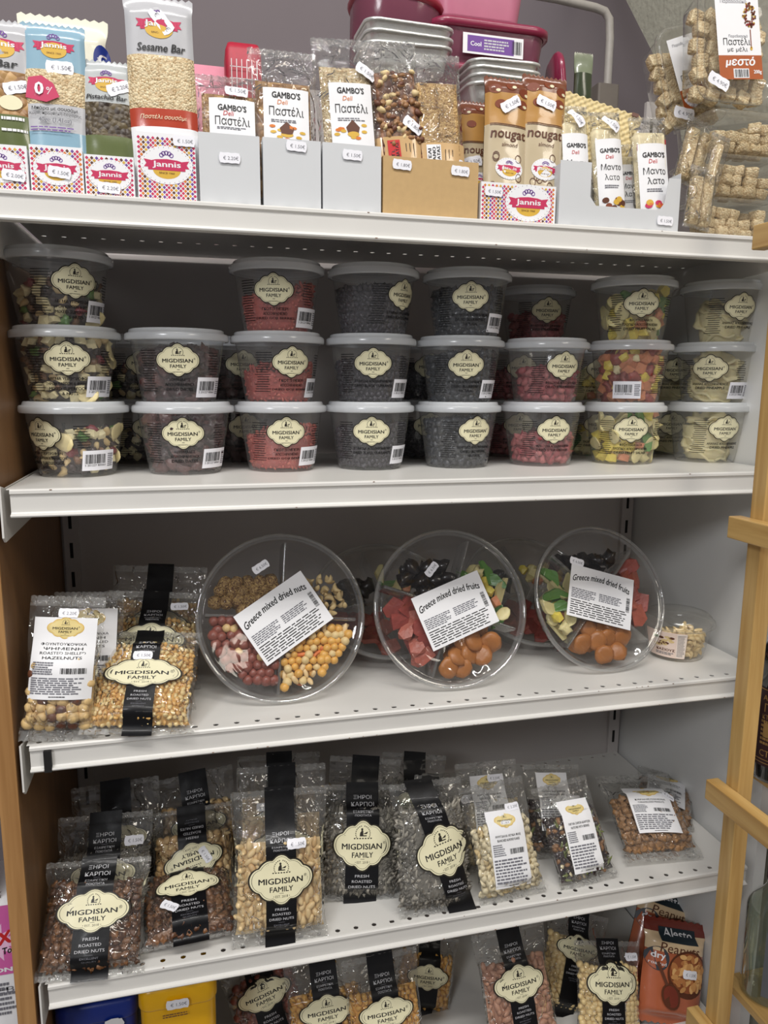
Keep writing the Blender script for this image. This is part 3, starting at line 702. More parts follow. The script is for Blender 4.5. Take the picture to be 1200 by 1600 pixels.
# ------------------------------------------------------------------ tubs
TH = .0965; PITCH = .0936
def tr(z): return .0452 + (.0585 - .0452) * min(1, max(0, z / .085)) ** .8
TP = {}
def tub_protos():
    mb = MB(); mb.lathe([(0.0, .0032), (.040, .0032), (.0435, .0008), (.0448, .0006), (.0455, .003)] + [(tr(z / 1000), z / 1000) for z in range(6, 86, 8)] + [(.0602, .0855)], F_tub, 44)
    TP['body'] = mb.mesh('tub_body')
    mb = MB(); mb.lathe([(.0604, .0815), (.0648, .0818), (.0655, .0835), (.0652, .0895), (.0640, .0912), (.0610, .0918), (.0598, .0955), (.0588, TH), (.0545, TH), (.0538, .0935)], F_rim, 48); mb.lathe([(.0538, .0935), (.050, .0925), (0.0, .0925)], F_lid, 48)
    TP['lid'] = mb.mesh('lid')
    fn = lambda uu, v, h: Vector(((tr(v) + h) * sin(uu / tr(v)), -(tr(v) + h) * cos(uu / tr(v)), v))
    TP['fn'] = fn
    mb = MB(); d = D(mb, fn, .0005, .00018).at(0, .056); family_label(d, .052, .0405, True); TP['label'] = mb.mesh('brand_label')
    mb = MB(); d = D(mb, fn, .0006, .00018).at(0, .0215); d.rect(0, 0, .042, .026, M_sticker, 10, 2); d.up(); d.barcode(-.005, .002, .026, .012, M_black, 26, '5 201227 800661'); d.lines(.011, -.009, .009, .018, 7, M_grey, random.Random(4)); TP['bar'] = mb.mesh('barcode_sticker')
    TP['print'] = {}
def tub_print(key):
    if key in TP['print']: return TP['print'][key]
    T = {'super': ['ΜΙΓΜΑ ΥΠΕΡΤΡΟΦΩΝ', 'ΞΗΡΩΝ ΚΑΡΠΩΝ & ΦΡΟΥΤΩΝ', 'MIXED SUPERFOODS', '& NUTS'], 'date': ['ΧΟΥΡΜΑΔΕΣ', 'ΑΠΟΞΗΡΑΜΕΝΟΙ', 'DRIED DATES'], 'goji': ['ΓΚΟΤΖΙ ΜΠΕΡΙ', 'ΑΠΟΞΗΡΑΜΕΝΟ', 'DRIED GOJI BERRIES'], 'curr': ['ΣΤΑΦΙΔΑ ΑΠΟΞΗΡΑΜΕΝΗ', 'DRIED BLACK CURRANTS'], 'blue': ['ΜΥΡΤΙΛΟ ΑΠΟΞΗΡΑΜΕΝΟ', 'DRIED BLUEBERRY', 'NATURAL'], 'straw': ['ΦΡΑΟΥΛΑ ΑΠΟΞΗΡΑΜΕΝΗ', 'DRIED STRAWBERRIES'], 'salad': ['ΦΡΟΥΤΟΣΑΛΑΤΑ', 'ΤΡΟΠΙΚΗ ΑΠΟΞΗΡΑΜΕΝΗ', 'DRIED FRUIT SALAD'], 'saladred': ['ΦΡΟΥΤΟΣΑΛΑΤΑ', 'DRIED FRUIT SALAD'], 'pine': ['ΑΝΑΝΑΣ ΑΠΟΞΗΡΑΜΕΝΟΣ', 'DRIED PINEAPPLE']}[key]
    mb = MB(); d = D(mb, TP['fn'], .0004, .0001); y = .0315
    for i, t in enumerate(T): d.text(t, .001, y - i * .0062, min(.054, .0029 * len(t)), M_black, h=.0036, bold=.03)
    r = random.Random(5); m2 = MB(); d2 = D(m2, TP['fn'], .0004, .0001)
    for i in range(17): d2.rect(-.040 + r.uniform(0, .002), .068 - i * .0032, r.uniform(.016, .024), .0009, M_black, 4)
    if 'lines' not in TP: TP['lines'] = m2.mesh('ingredient_print')
    m2 = MB(); d2 = D(m2, TP['fn'], .0004, .0001)
    for i in range(9): d2.rect(.050, .066 - i * .0034, r.uniform(.012, .02), .0009, M_black, 4)
    if 'lines2' not in TP: TP['lines2'] = m2.mesh('storage_print')
    TP['print'][key] = mb.mesh('product_print'); return TP['print'][key]
tub_protos()
FM = {}
def tub_items(key, h, seed, slope=0.0):
    mix = MIX[key]; r = random.Random(seed); items = []; top = .004 + (.078) * h; sp = spacing(mix)
    if key == 'pine':
        n = int(h * 16)
        for i in range(n):
            a = mix[0]; z = .007 + (top - .012) * i / n; ph = r.uniform(0, 2 * pi); tl = r.uniform(.25, 1.0) * (1 if i % 4 else -.4); sz = .033 * r.uniform(.88, 1.04); ry = -r.uniform(.004, max(.006, tr(z) - .036)); rx = r.uniform(-.010, .012); z = min(max(z, .008 + sz * abs(sin(tl)) * .8), max(top, .05) - sz * abs(sin(tl)) * .8)
            it = ('ring', i % 3, F['pine'], Matrix.Translation((rx, ry + .012 * abs(sin(tl)), z)) @ Matrix.Rotation(tl, 4, 'X') @ Matrix.Rotation(r.uniform(-.3, .3), 4, 'Y') @ Matrix.Rotation(ph, 4, 'Z') @ Matrix.Scale(sz, 4), 'pineapple_ring'); items.append(it)
        return items, []
    z = .004 + sp * .45; row = 0
    while z < top + abs(slope):
        R = tr(z) - sp * .42; n = max(4, int(2 * pi * R / sp))
        for i in range(n):
            t = 2 * pi * (i + .5 * (row % 2)) / n + r.uniform(-.1, .1) * sp / R; zz = z + r.uniform(-.2, .2) * sp
            if zz > top + slope * sin(t + .8) + noise.noise(Vector((t * 2, seed, 0))) * .006: continue
            if cos(t) < -.35: continue
            a = pick(r, mix); R2 = tr(zz) - a[2] * (.30 if a[0] in ('chip', 'sunseed', 'flake') else .55 if a[0] in FLAT else 1.08) - .0012
            items.append(mk(r, a, Vector((R2 * sin(t), -R2 * cos(t), zz)), .5, Matrix.Rotation(t, 4, 'Z')))
        z += sp * .86; row += 1
    tops = []; R = tr(top) - sp
    y = -R
    while y < R:
        x = -R
        while x < R:
            if x * x + y * y < R * R:
                t = atan2(x, -y); a = pick(r, mix); tops.append(mk(r, a, Vector((x + r.uniform(-.2, .2) * sp, y + r.uniform(-.2, .2) * sp, top - .35 * a[2] + slope * sin(t + .8) * sqrt(x * x + y * y) / R)), 1.5))
            x += sp
        y += sp
    return items, tops
def tub(label, px, row, key, h, ang, bang, yy=.155, k=1.0, seed=0, group=None, vis=True, slope=0.0, prt=True, lab=True, rowz=None):
    p = P(px, 560, y=yy); M = Matrix.Translation((p.x, yy, Z2 + .0004 + row * PITCH)) @ Matrix.Diagonal((k, k, 1, 1))
    o = thing('plastic_tub', label, 'tub of dried fruit', M, group)
    base = atan2(CAM.x - p.x, -(CAM.y - yy)); base = atan2((CAM.x - p.x), (yy - CAM.y))   # towards the viewer's side of the tub
    def ch(name, me, a=0.0, st=None):
        c = bpy.data.objects.new(name, me); COL.objects.link(c); c.parent = st or o; c.rotation_euler = (0, 0, a); return c
    bd = ch('body', TP['body']); ch('lid', TP['lid'])
    if lab: ch('brand_label', TP['label'], base + radians(ang), bd)
    if prt: tub_print(key); ch('product_print', TP['print'][key], base + radians(ang if lab else 100), bd); ch('ingredient_print', TP['lines'], base + radians(ang if lab else 100), bd); ch('storage_print', TP['lines2'], base + radians(ang if lab else 100), bd)
    if bang is not None: ch('barcode_sticker', TP['bar'], base + radians(bang), bd)
    indiv = key in ('pine', 'salad', 'saladred', 'date', 'super')
    if indiv:
        it, tp = tub_items(key, h, seed, slope)
        names = {}
        emit(o, (it + tp)[:100], 'piece', True)
    else:
        ck = (key, round(h, 2), slope)
        if ck not in FM:
            it, tp = tub_items(key, h, 11, slope); mb = MB()
            for kind, s, m, M2, nm in it + tp: v, f = shape(kind, s); mb.add([M2 @ a for a in v], f, m, kind not in FLATROUGH)
            FM[ck] = mb.mesh(MIX[key][0][4] + '_filling')
        c = ch(MIX[key][0][4] + '_filling', FM[ck], radians((seed * 37) % 50 - 25)); c['kind'] = 'stuff'
    if True:
        mb = MB(); top = .004 + .078 * h * (.8 if key == 'pine' else 1); mb.lathe([(0, .005)] + [(tr(.005 + (top - .010) * i / 6) - (spacing(MIX[key]) * .75 if key != 'pine' else .018), .005 + (top - .010) * i / 6) for i in range(7)] + [(0, top - .004)], F[MIX[key][0][1]] if key not in ('super', 'salad') else (F['mixd'] if key == 'super' else F['pear']), 24)
        c = mb.build('fruit_heap', o); c['kind'] = 'stuff'
    return o
# label, lid px, row, contents, fill, label angle, barcode angle (deg to the right of the viewer's side)
TB = [
 ('tub of mixed superfoods and nuts, lowest in the leftmost stack, barcode sticker in front', 112, 0, 'super', .62, -46, 30, .145, 1.05),
 ('clear tub of mixed superfoods and nuts full to the lid, middle of the leftmost stack', 105, 1, 'super', .98, 0, 48, .145, 1.05),
 ('half-full tub of mixed superfoods and nuts, topmost of the leftmost stack by the wooden panel', 98, 2, 'super', .6, 20, 62, .145, 1.05),
 ('clear tub of dark dried dates, lower of the two stacked dates tubs', 284, 0, 'date', .92, -2, 50, .145, 1.04),
 ('clear tub of dark dried dates, upper of the two stacked dates tubs', 278, 1, 'date', .86, 0, 50, .145, 1.04),
 ('clear tub of red goji berries standing on the shelf, lowest of the three goji tubs', 437, 0, 'goji', .64, 8, 55, .155, 1),
 ('middle tub of the three stacked tubs of red goji berries', 434, 1, 'goji', .55, 20, 72, .155, 1),
 ('topmost of the three stacked tubs of red goji berries', 435, 2, 'goji', .66, -5, 55, .155, 1),
 ('tub of blackish currants on the shelf right of the lowest goji tub', 578, 0, 'curr', .72, 3, 62, .155, 1),
 ('tub of blackish currants, middle of its stack, right of the middle goji tub', 580, 1, 'curr', .72, 3, 62, .155, 1),
 ('tub of blackish currants on top of its stack, label turned far to the right', 583, 2, 'curr', .78, 50, None, .155, 1),
 ('tub of black blueberries on the shelf with its label turned right, fourth from the right', 717, 0, 'blue', .85, 30, None, .155, 1),
 ('tub of black blueberries in the middle of its stack, left of the upper strawberry tub', 719, 1, 'blue', .85, 10, 62, .155, 1),
 ('tub of black blueberries on top of its stack, beside the gap above the strawberries', 727, 2, 'blue', .82, 6, 62, .155, 1),
 ('tub of pink dried strawberries standing on the shelf, lower of two', 850, 0, 'straw', .55, 22, None, .155, 1),
 ('tub of pink dried strawberries, upper of two, against the orange fruit tub', 853, 1, 'straw', .62, 30, None, .155, 1),
 ('tub of fruit salad with a bright green slice, lowest of its stack', 980, 0, 'salad', .82, 14, None, .155, 1),
 ('tub of orange and yellow fruit cubes with a wide white barcode sticker', 984, 1, 'saladred', .98, 0, -2, .155, 1),
 ('tub of fruit salad with green pieces, on top of the orange fruit tub', 984, 2, 'salad', .8, 14, None, .155, 1),
 ('tub of pale dried pineapple rings, lowest of the rightmost stack', 1112, 0, 'pine', .95, 32, None, .155, 1),
 ('tub of pale dried pineapple rings, middle of the rightmost stack, with barcode sticker', 1117, 1, 'pine', 1.0, -6, 52, .155, 1),
 ('tub of pale dried pineapple rings, topmost of the rightmost stack', 1121, 2, 'pine', .85, 32, None, .155, 1),
]
for i, t in enumerate(TB):
    sl = .012 if t[3] in ('goji', 'super', 'salad') and t[1] != 105 else .003
    tub(t[0], t[1], t[2], t[3], t[4], t[5], t[6], t[7], t[8], i + 1, 'tubs of dried fruit in front stacks', slope=sl, lab=(t[3] != 'saladred'))
BK = [(210, 0, 'super', .6, 'tub in the back row in the gap right of the leftmost stack, lower'), (205, 1, 'super', .6, 'tub in the back row in the gap right of the leftmost stack, upper'), (362, 0, 'date', .8, 'back row dates tub in the gap left of the lowest goji tub'), (360, 1, 'date', .7, 'back row dates tub in the gap left of the middle goji tub'),
      (655, 0, 'curr', .7, 'back row tub between the lowest currant and blueberry tubs'), (655, 1, 'curr', .7, 'back row tub between the middle currant and blueberry tubs'), (798, 0, 'straw', .6, 'back row strawberry tub between lower blueberry and strawberry tubs'),
      (800, 1, 'straw', .6, 'back row strawberry tub left of the upper strawberry tub'), (835, 2, 'straw', .6, 'dim strawberry tub at the back, top of the gap above the strawberries'), (925, 0, 'salad', .6, 'back row fruit salad tub right of the lower strawberry tub'), (925, 1, 'salad', .6, 'back row fruit salad tub right of the upper strawberry tub'), (1040, 0, 'pine', .6, 'back row pineapple tub left of the lowest pineapple tub'), (1040, 1, 'pine', .6, 'back row pineapple tub left of the middle pineapple tub')]
for i, t in enumerate(BK): tub(t[4], t[0], t[1], t[2], t[3], 20, None, .298, 1.0, 40 + i, 'tubs of dried fruit in the back row', slope=.004)

# ------------------------------------------------------------------ round trays
def solve_len(px, py, B, L):
    lo, hi = 0.0, .25
    for _ in range(40):
        m = (lo + hi) / 2
        if (P(px, py, y=B.y + m) - B).length < L: lo = m
        else: hi = m
    return P(px, py, y=B.y + (lo + hi) / 2)
def tray(label, b, t, R, div, quads, lrot, lc, words, tag, yaw=0.0, seed=1, B=None, T=None, simple=False, z=Z3):
    if B is None: B = P(b[0], b[1], z=z); B.z = z + .003; T = P(t[0], t[1], y=B.y + t[2])
    M, L = frame(B, T, yaw); o = thing('round_tray', label, 'tray of snacks', M); C = (0, 0, R); dp = .044
    def lz(prof, m, name, n=64):   # lathe about the tray's own axis (local y)
        mb = MB(); mb.grid(lambda a, k: (prof[k][0] * cos(a), prof[k][1], R + prof[k][0] * sin(a)), [2 * pi * i / n for i in range(n)], range(len(prof)), m, True, True); return mb.build(name, o)
    lz([(0, dp), (R * .80, dp), (R * .845, dp - .004), (R * .90, .010), (R * .93, .006)], F_clear, 'dish')
    lz([(R * .93, .0065), (R * .985, .0065), (R, .004), (R * 1.0, .0), (R * .985, -.0025), (R * .962, -.0022), (R * .955, .002)], F_tray, 'rim')
    LID = [None]; LID[0] = lz([(R * .955, .0015), (R * .94, -.002), (R * .925, -.0055), (R * .905, -.0065), (R * .89, -.005), (0, -.005)], F_clear, 'lid')
    mb = MB()
    for k in range(4):
        a = div + k * pi / 2; c, s = cos(a), sin(a); w = .0035
        pr = [(-w, dp), (-w * .7, .006), (-w * .3, .0025), (w * .3, .0025), (w * .7, .006), (w, dp)]
        mb.grid(lambda q, j: (q * R * c - pr[j][0] * s, pr[j][1], R + q * R * s + pr[j][0] * c), [0.03 + .86 * i / 6 for i in range(7)], range(6), F_tray)
    mb.build('divider', o)
    for k, (key, fillv, keyi) in enumerate(quads):
        mix = MIX[key]; r = random.Random(seed * 10 + k); sp = spacing(mix) * (1.0 if mix[0][0] not in ('apricot', 'slab') else .9)
        for layer in range(1 if simple else 2):
            items = []; v = -R * .9; row = 0
            while v < R * .9:
                uu = -R * .9 + (row % 2) * sp / 2
                while uu < R * .9:
                    x = uu + r.uniform(-.14, .14) * sp; y = v + r.uniform(-.14, .14) * sp; rr = sqrt(x * x + y * y); a = (atan2(y, x) - div) % (2 * pi)
                    e = mix[0][2] * .75; lim = R * (.875 - .04 * layer) - e
                    if int(a // (pi / 2)) % 4 == k and rr < lim and abs(rr * sin(a % (pi / 2))) > e * .8 + .002 and abs(rr * cos(a % (pi / 2))) > e * .8 + .002 and y < R * fillv + noise.noise(Vector((x * 25, k, seed))) * .012:
                        aa = pick(r, mix); th = aa[2] * (.5 if aa[0] in FLAT else .8)
                        ty = max(0, y / R) * .010
                        items.append(mk(r, aa, Vector((x, .001 + th + ty + r.uniform(0, .004) + layer * min(.02, sp * .8), R + y)), .5))
                    uu += sp
                v += sp * .86; row += 1
            if layer == 0: emit(o, items, mix[0][4], not simple)
            else: emit(o, items, mix[0][4] + '_under_layer', False)
    if simple: return o
    fn = lambda x, y, h: Vector((x, -.005 - h, R + y))
    mb = MB(); d = D(mb, fn, .0006).at(lc[0], lc[1], lrot); lw, lh = .112, .082
    d.rect(0, 0, lw, lh, M_white, 2, 2); d.up(2)
    d.text(words, -lw * .01, lh * .33, lw * .90, M_black, h=lh * .12, bold=.02, shear=.12, bend=3.0)
    r = random.Random(3); d.lines(-lw * .46, -lh * .14, lw * .4, lh * .2, 6, M_grey, r); d.lines(-lw * .03, -lh * .10, lw * .42, lh * .16, 5, M_grey, r)
    d.at(lc[0] + lw * .43 * cos(lrot) + lh * .03 * sin(lrot), lc[1] + lw * .43 * sin(lrot) - lh * .03 * cos(lrot), lrot - pi / 2); d.barcode(0, 0, lh * .28, lw * .055, M_black, 22); d.at(lc[0], lc[1], lrot)
    d.lines(-lw * .46, -lh * .46, lw * .92, lh * .30, 7, M_black, r, .4, .15)
    mb.build('paper_label', LID[0])
    if tag: price_tag(LID[0], fn, tag[0], tag[1], .022, tag[2], '€ 6.50€')
    return o
R_T = .118
tray('round clear tray of four kinds of nuts with a tilted white label, leftmost tray', (442, 1103), (440, 834, .075), R_T, radians(-3), [('cash', .52, 0), ('sesb', .50, 0), ('redn', 1, 0), ('snack', 1, 0)], radians(34), (.002, -.001), 'Greece mixed dried nuts', (-.030, .070, radians(33)), seed=1)
tray('round clear tray of dried fruits with prunes on top and apricots below, middle tray', (712, 1081), (700, 832, .085), R_T, radians(-18), [('salad', .62, 0), ('prune', .62, 0), ('pap', 1, 0), ('apr', 1, 0)], radians(22), (.004, -.004), 'Greece mixed dried fruits', (-.030, .056, radians(50)), seed=2)
tray('round clear tray of dried fruits turned sideways next to the small cashew tub', (960, 1053), (922, 836, .090), R_T * .98, radians(45), [('prune', .62, 0), ('salad', 1, 0), ('apr', 1, 0), ('pap', 1, 0)], radians(-17), (-.004, .0), 'Greece mixed dried fruits', (-.036, .058, radians(-20)), seed=3, yaw=.07)
for (x, lb, sd) in ((.505, 'dim round fruit tray standing behind, between the nut tray and the middle fruit tray', 4), (.765, 'dim round fruit tray standing behind, between the two fruit trays', 5)):
    B = Vector((x, .135, Z3 + .021)); tray(lb, None, None, R_T, radians(10), [('salad', .5, 0), ('prune', .5, 0), ('pap', 1, 0), ('salad', 1, 0)], radians(15), (0, 0), 'Greece mixed dried fruits', None, seed=sd, B=B, T=B + Vector((0, .19, .14)), simple=True)

# small cashew tub
p = P(1082, 1035, z=Z3); o = thing('cashew_tub', 'small round clear tub of cashews with a pale pink wrap label, by the wooden post', 'tub of nuts', (p.x - .002, p.y + .043, Z3 + .0004))
cr_ = lambda z: .043 + .010 * z / .055
mb = MB(); mb.lathe([(0, .002), (.040, .002), (.0425, .0006), (.0432, .003)] + [(cr_(z / 1000), z / 1000) for z in range(6, 56, 7)] + [(.055, .056)], F_tub, 44); mb.build('body', o)
mb = MB(); mb.lathe([(.0545, .053), (.0585, .053), (.059, .056), (.058, .060), (.055, .061), (.053, .066), (.048, .0705), (.030, .073), (0, .0735)], F_box, 44); mb.build('lid', o)
fn = lambda uu, v, h: Vector(((cr_(v) + h) * sin(uu / .045), -(cr_(v) + h) * cos(uu / .045), v))
mb = MB(); d = D(mb, fn, .0006, .0002).at(-.055, .028); pk = mat('pink_wrap', (236, 214, 200), .5, var=.02)
d.rect(.010, 0, .062, .044, pk, 18, 2); d.up(); r = random.Random(2)
for i in range(16): d.ell(r.uniform(-.004, .022), r.uniform(-.002, .013), .0042, .0022, F['cheek'] if i % 3 else M_brown, 8)
d.ell(-.002, .012, .005, .0025, mat('leaf_print', (70, 120, 50), .5), 8); d.text('ΚΑΣΙΟΥΣ', .012, -.009, .028, M_brown, h=.0042, bold=.03); d.lines(-.004, -.018, .032, .005, 2, M_grey, r); d.rect(.0345, 0, .0135, .042, mat('pale_wrap', (240, 226, 214), .5, var=.01), 4, 2); d.up(); d.lines(.029, -.019, .011, .038, 16, M_grey, r, .4)
mb.build('wrap_label', o)
it = []; r = random.Random(9)
for i in range(95):
    z = .007 + .034 * r.random(); t = r.uniform(-1.6, 2.2); R = (cr_(z) - .0105) * (1 if i < 70 else sqrt(r.random())); z = z if i < 70 else .040; it.append(mk(r, MIX['cash'][0], Vector((R * sin(t), -R * cos(t), z))))
emit(o, it, 'cashew', True)
mb = MB(); mb.lathe([(0, .004), (.030, .004), (.036, .034), (0, .036)], F['cash'], 24); mb.build('cashew_heap', o, kind='stuff')

# ------------------------------------------------------------------ bags on the tray shelf
white_bag('bag of shelled hazelnuts with a tall white label, front left of the tray shelf', (90, 1160), (108, 932), .088, .045, 'hazel', Z3, ['ΦΟΥΝΤΟΥΚΟΨΙΧΑ', 'ΨΗΜΕΝΗ', 'ROASTED SHELLED', 'HAZELNUTS'], Th=.040, fill=.52, lab=(0, .575, .073, .098), indiv=True, tag=(.02, .885), seal=.07)
white_bag('second bag of hazelnuts just behind the front hazelnut bag', None, (140, 925), .088, .045, 'hazel', Z3, ['ΦΟΥΝΤΟΥΚΟΨΙΧΑ', 'ΨΗΜΕΝΗ', 'ROASTED SHELLED', 'HAZELNUTS'], Th=.036, fill=.50, lab=(0, .575, .073, .098), indiv=True, B=Vector((.060, .058, Z3)), seal=.07)
strap_bag('front bag of golden popcorn kernels lying back against the ones behind', (214, 1154), (236, 990), .138, .115, 'corn', Z3, Th=.042, fill=.80, lv=.5, LW=.68, ratio=.46, sw=.26, tag=(-.02, .66, .022, 0))
strap_bag('bag of popcorn kernels directly behind the front popcorn bag', None, (245, 925), .136, .105, 'corn', Z3, B=Vector((.133, .065, Z3)), Th=.040, fill=.72, lv=.55, LW=.66, ratio=.5, sw=.26, tag=(.25, .86, .022, .1))
strap_bag('third popcorn bag back in the shade of the tray shelf', None, (252, 885), .134, .09, 'corn', Z3, B=Vector((.140, .135, Z3)), Th=.036, fill=.7, lv=.5, LW=.64, sw=.28, plain=True)

# ------------------------------------------------------------------ bags on the strap shelf
strap_bag('bag of amber raisins at the front left end of its shelf', (140, 1530), (156, 1343), .136, .085, 'raisin', Z4, Th=.040, fill=.80, lv=.55, LW=.66, ratio=.56, sw=.34)
strap_bag('bag of dark grey seeds standing behind the leftmost raisin bag', None, (166, 1272), .130, .06, 'dark', Z4, B=Vector((.062, .085, Z4)), Th=.036, fill=.66, lv=.5, LW=.66, sw=.34, tag=(.31, .76, .024, 0))
strap_bag('shaded bag at the back left, only its black strap and clear top showing', None, (180, 1222), .130, .05, 'dark', Z4, B=Vector((.080, .165, Z4)), Th=.034, fill=.66, lv=.5, LW=.66, sw=.34, plain=True)
strap_bag('slumped bag of amber raisins, second in the front row', (300, 1492), (292, 1368), .132, .125, 'raisin', Z4, Th=.044, fill=.85, lv=.62, LW=.66, ratio=.52, sw=.36, tag=(-.20, .36, .024, radians(-40)))
strap_bag('bag of pistachios with its label upside down, behind the slumped raisin bag', None, (298, 1262), .124, .06, 'pistachio', Z4, B=Vector((.190, .115, Z4)), Th=.038, fill=.72, lv=.46, LW=.68, ratio=.58, sw=.34, flip=True, rot=radians(10), tag=(.14, .50, .022, radians(-60)))
strap_bag('shaded bag behind the pistachio bag with a black strap', None, (300, 1208), .126, .05, 'pistachio', Z4, B=Vector((.205, .185, Z4)), Th=.034, fill=.66, lv=.5, LW=.66, sw=.34, plain=False)
strap_bag('bag of blanched peanuts in the middle front, widest label in glare', (438, 1474), (436, 1233), .134, .06, 'peanut', Z4, Th=.042, fill=.66, lv=.44, LW=.64, ratio=.74, sw=.31, indiv=True, tag=(.16, .66, .024, 0))
strap_bag('bag of peanuts right behind the front peanut bag', None, (440, 1196), .134, .055, 'peanut', Z4, B=Vector((.312, .085, Z4)), Th=.036, fill=.64, lv=.45, LW=.64, sw=.31, tag=(-.2, .72, .02, 0))
strap_bag('rearmost peanut bag with only its top showing', None, (436, 1178), .134, .05, 'peanut', Z4, B=Vector((.318, .165, Z4)), Th=.036, fill=.64, lv=.45, LW=.64, sw=.31, plain=True)
strap_bag('bag of striped sunflower seeds right of the peanuts, upright label', (562, 1408), (566, 1226), .118, .055, 'sun', Z4, Th=.042, fill=.78, lv=.50, LW=.72, ratio=.82, sw=.42, yaw=-.1)
strap_bag('bag of sunflower seeds behind the upright one, only its top showing', None, (572, 1184), .118, .045, 'sun', Z4, B=Vector((.432, .13, Z4)), Th=.038, fill=.7, lv=.5, LW=.7, sw=.38, plain=True)
strap_bag('leaning bag of striped sunflower seeds with a tilted label and curved black strap', (682, 1428), (664, 1220), .112, .065, 'sun', Z4, Th=.040, fill=.80, lv=.48, LW=.76, ratio=.86, sw=.38, du=.014, curve=-.05, rot=radians(12))
strap_bag('sunflower seed bag behind the leaning one, with a price sticker at its top', None, (700, 1215), .112, .06, 'sun', Z4, B=Vector((.565, .09, Z4)), Th=.036, fill=.74, lv=.5, LW=.7, sw=.26, du=-.03, tag=(.28, .80, .022, .2), plain=True)
strap_bag('rear sunflower seed bag with a dark strap end folded over', None, (648, 1178), .112, .05, 'sun', Z4, B=Vector((.53, .165, Z4)), Th=.036, fill=.7, lv=.5, LW=.7, sw=.34, plain=True)
AF = ['ΑΜΥΓΔΑΛΑ ΛΕΥΚΑ ΦΙΛΕ', 'BLANCHED ALMOND FLAKES']
white_bag('bag of almond flakes with a tall white label, first right of the sunflower seeds', (803, 1406), (766, 1222), .108, .075, 'flake', Z4, AF, fill=.62, lab=(.03, .43, .058, .108), lrot=radians(-4), tag=(.22, .76, 0))
white_bag('bag of almond flakes standing behind the front almond flake bag', None, (758, 1190), .108, .07, 'flake', Z4, AF, fill=.6, lab=(-.02, .60, .058, .09), B=Vector((.655, .085, Z4)), tag=(.1, .84, 0))
NM = ['ΜΙΓΜΑ ΞΗΡΩΝ ΚΑΡΠΩΝ', 'NUTS MIX WITH BERRIES']
white_bag('bag of dark nut and berry mix with a curling white label', (922, 1383), (872, 1222), .102, .085, 'mixn', Z4, NM, fill=.68, lab=(.04, .46, .052, .106), lrot=radians(-5))
white_bag('bag of nut and berry mix behind the front mix bag', None, (860, 1195), .102, .07, 'mixn', Z4, NM, fill=.62, lab=(-.02, .60, .056, .09), B=Vector((.765, .09, Z4)), tag=(.34, .62, 0))
CN = ['ΚΑΡΑΜΕΛΩΜΕΝΑ', 'CARAMELIZED PEANUTS']
white_bag('bag of caramelized peanuts lying slanted near the right end', (1040, 1352), (986, 1214), .136, .13, 'caramel', Z4, CN, Th=.040, fill=.70, lab=(.02, .52, .076, .086), lrot=radians(-3), tag=(.30, .66, radians(-30)), seal=.09)
white_bag('bag of caramelized peanuts lying behind by the side panel', None, (1040, 1212), .102, .11, 'caramel', Z4, CN, Th=.030, fill=.74, lab=(.0, .52, .066, .08), B=Vector((.985, .125, Z4)))

# ------------------------------------------------------------------ bottom shelf
def low(label, top, x, yb, W, dy, key, **kw): return strap_bag(label, None, top, W, dy, key, Z5, B=Vector((x, yb, Z5)), **kw)
low('dim bag of red-skinned nuts beside the yellow tub', (398, 1500), .315, .15, .125, .06, 'redn', fill=.78, lv=.66, LW=.7, sw=.36)
low('bag of orange roast corn, left of the two front ones on the bottom shelf', (502, 1492), .385, .06, .125, .07, 'cornn', fill=.74, lv=.62, LW=.68, sw=.34)
low('tilted bag of orange roast corn left of the empty patch of shelf', (592, 1490), .475, .04, .125, .07, 'cornn', fill=.74, lv=.60, LW=.68, sw=.34)
low('dim bag of roast corn at the back above the empty patch of shelf', (672, 1462), .56, .17, .11, .05, 'cornn', fill=.74, lv=.5, LW=.66, sw=.36, plain=True)
low('bag of rosy peanuts between the empty patch and the chickpeas', (792, 1448), .70, .03, .128, .075, 'rosy', fill=.76, lv=.62, LW=.66, ratio=.68, sw=.32)
low('bag of roasted chickpeas partly hidden behind the front chickpea bag', (905, 1424), .80, .11, .118, .06, 'cheek', fill=.74, lv=.66, LW=.66, sw=.34)
low('front bag of roasted chickpeas with its label in glare', (948, 1470), .845, .03, .122, .07, 'cheek', fill=.76, lv=.62, LW=.72, ratio=.72, sw=.34, tag=(.34, .86, .022, 0))
# yellow tub and blue tub
def plain_tin(name, label, l, r, top, y0, hgt, m, txt):
    a = P(l, top, y=y0); b = P(r, top - 25, y=y0); w2 = (b.x - a.x) / 2; cx = (a.x + b.x) / 2; zt = a.z; o = thing(name, label, 'container', (cx, y0 + w2 * .9, Z5 + .0005)); H = zt - Z5
    def rr(w, dd, z, n=6, rad=.35):
        pts = []
        for (sx, sy, a0) in ((1, 1, 0), (-1, 1, 90), (-1, -1, 180), (1, -1, 270)):
            rd = rad * min(w, dd)
            for i in range(n + 1): t = radians(a0 + 90 * i / n); pts.append((sx * (w - rd) + rd * cos(t), sy * (dd - rd) + rd * sin(t), z))
        return pts
    mb = MB(); mb.loft([rr(w2 * .93, w2 * .85, 0), rr(w2 * .95, w2 * .87, .004), rr(w2, w2 * .9, H * .9)], m, True, True, False); mb.build('body', o)
    mb = MB(); mb.loft([rr(w2 * 1.03, w2 * .93, H * .87), rr(w2 * 1.04, w2 * .94, H * .88), rr(w2 * 1.03, w2 * .93, H * .97), rr(w2 * .98, w2 * .88, H), rr(w2 * .9, w2 * .8, H)], m, True, True, True); mb.build('lid', o)
    fn = lambda uu, v, h: Vector((uu, -w2 * .9 - h - .002, v))
    return o, w2, H, fn
M_yel = mat('yellow_plastic', (238, 180, 16), .3, var=.02); M_blu = mat('blue_plastic', (18, 44, 130), .35, var=.04)
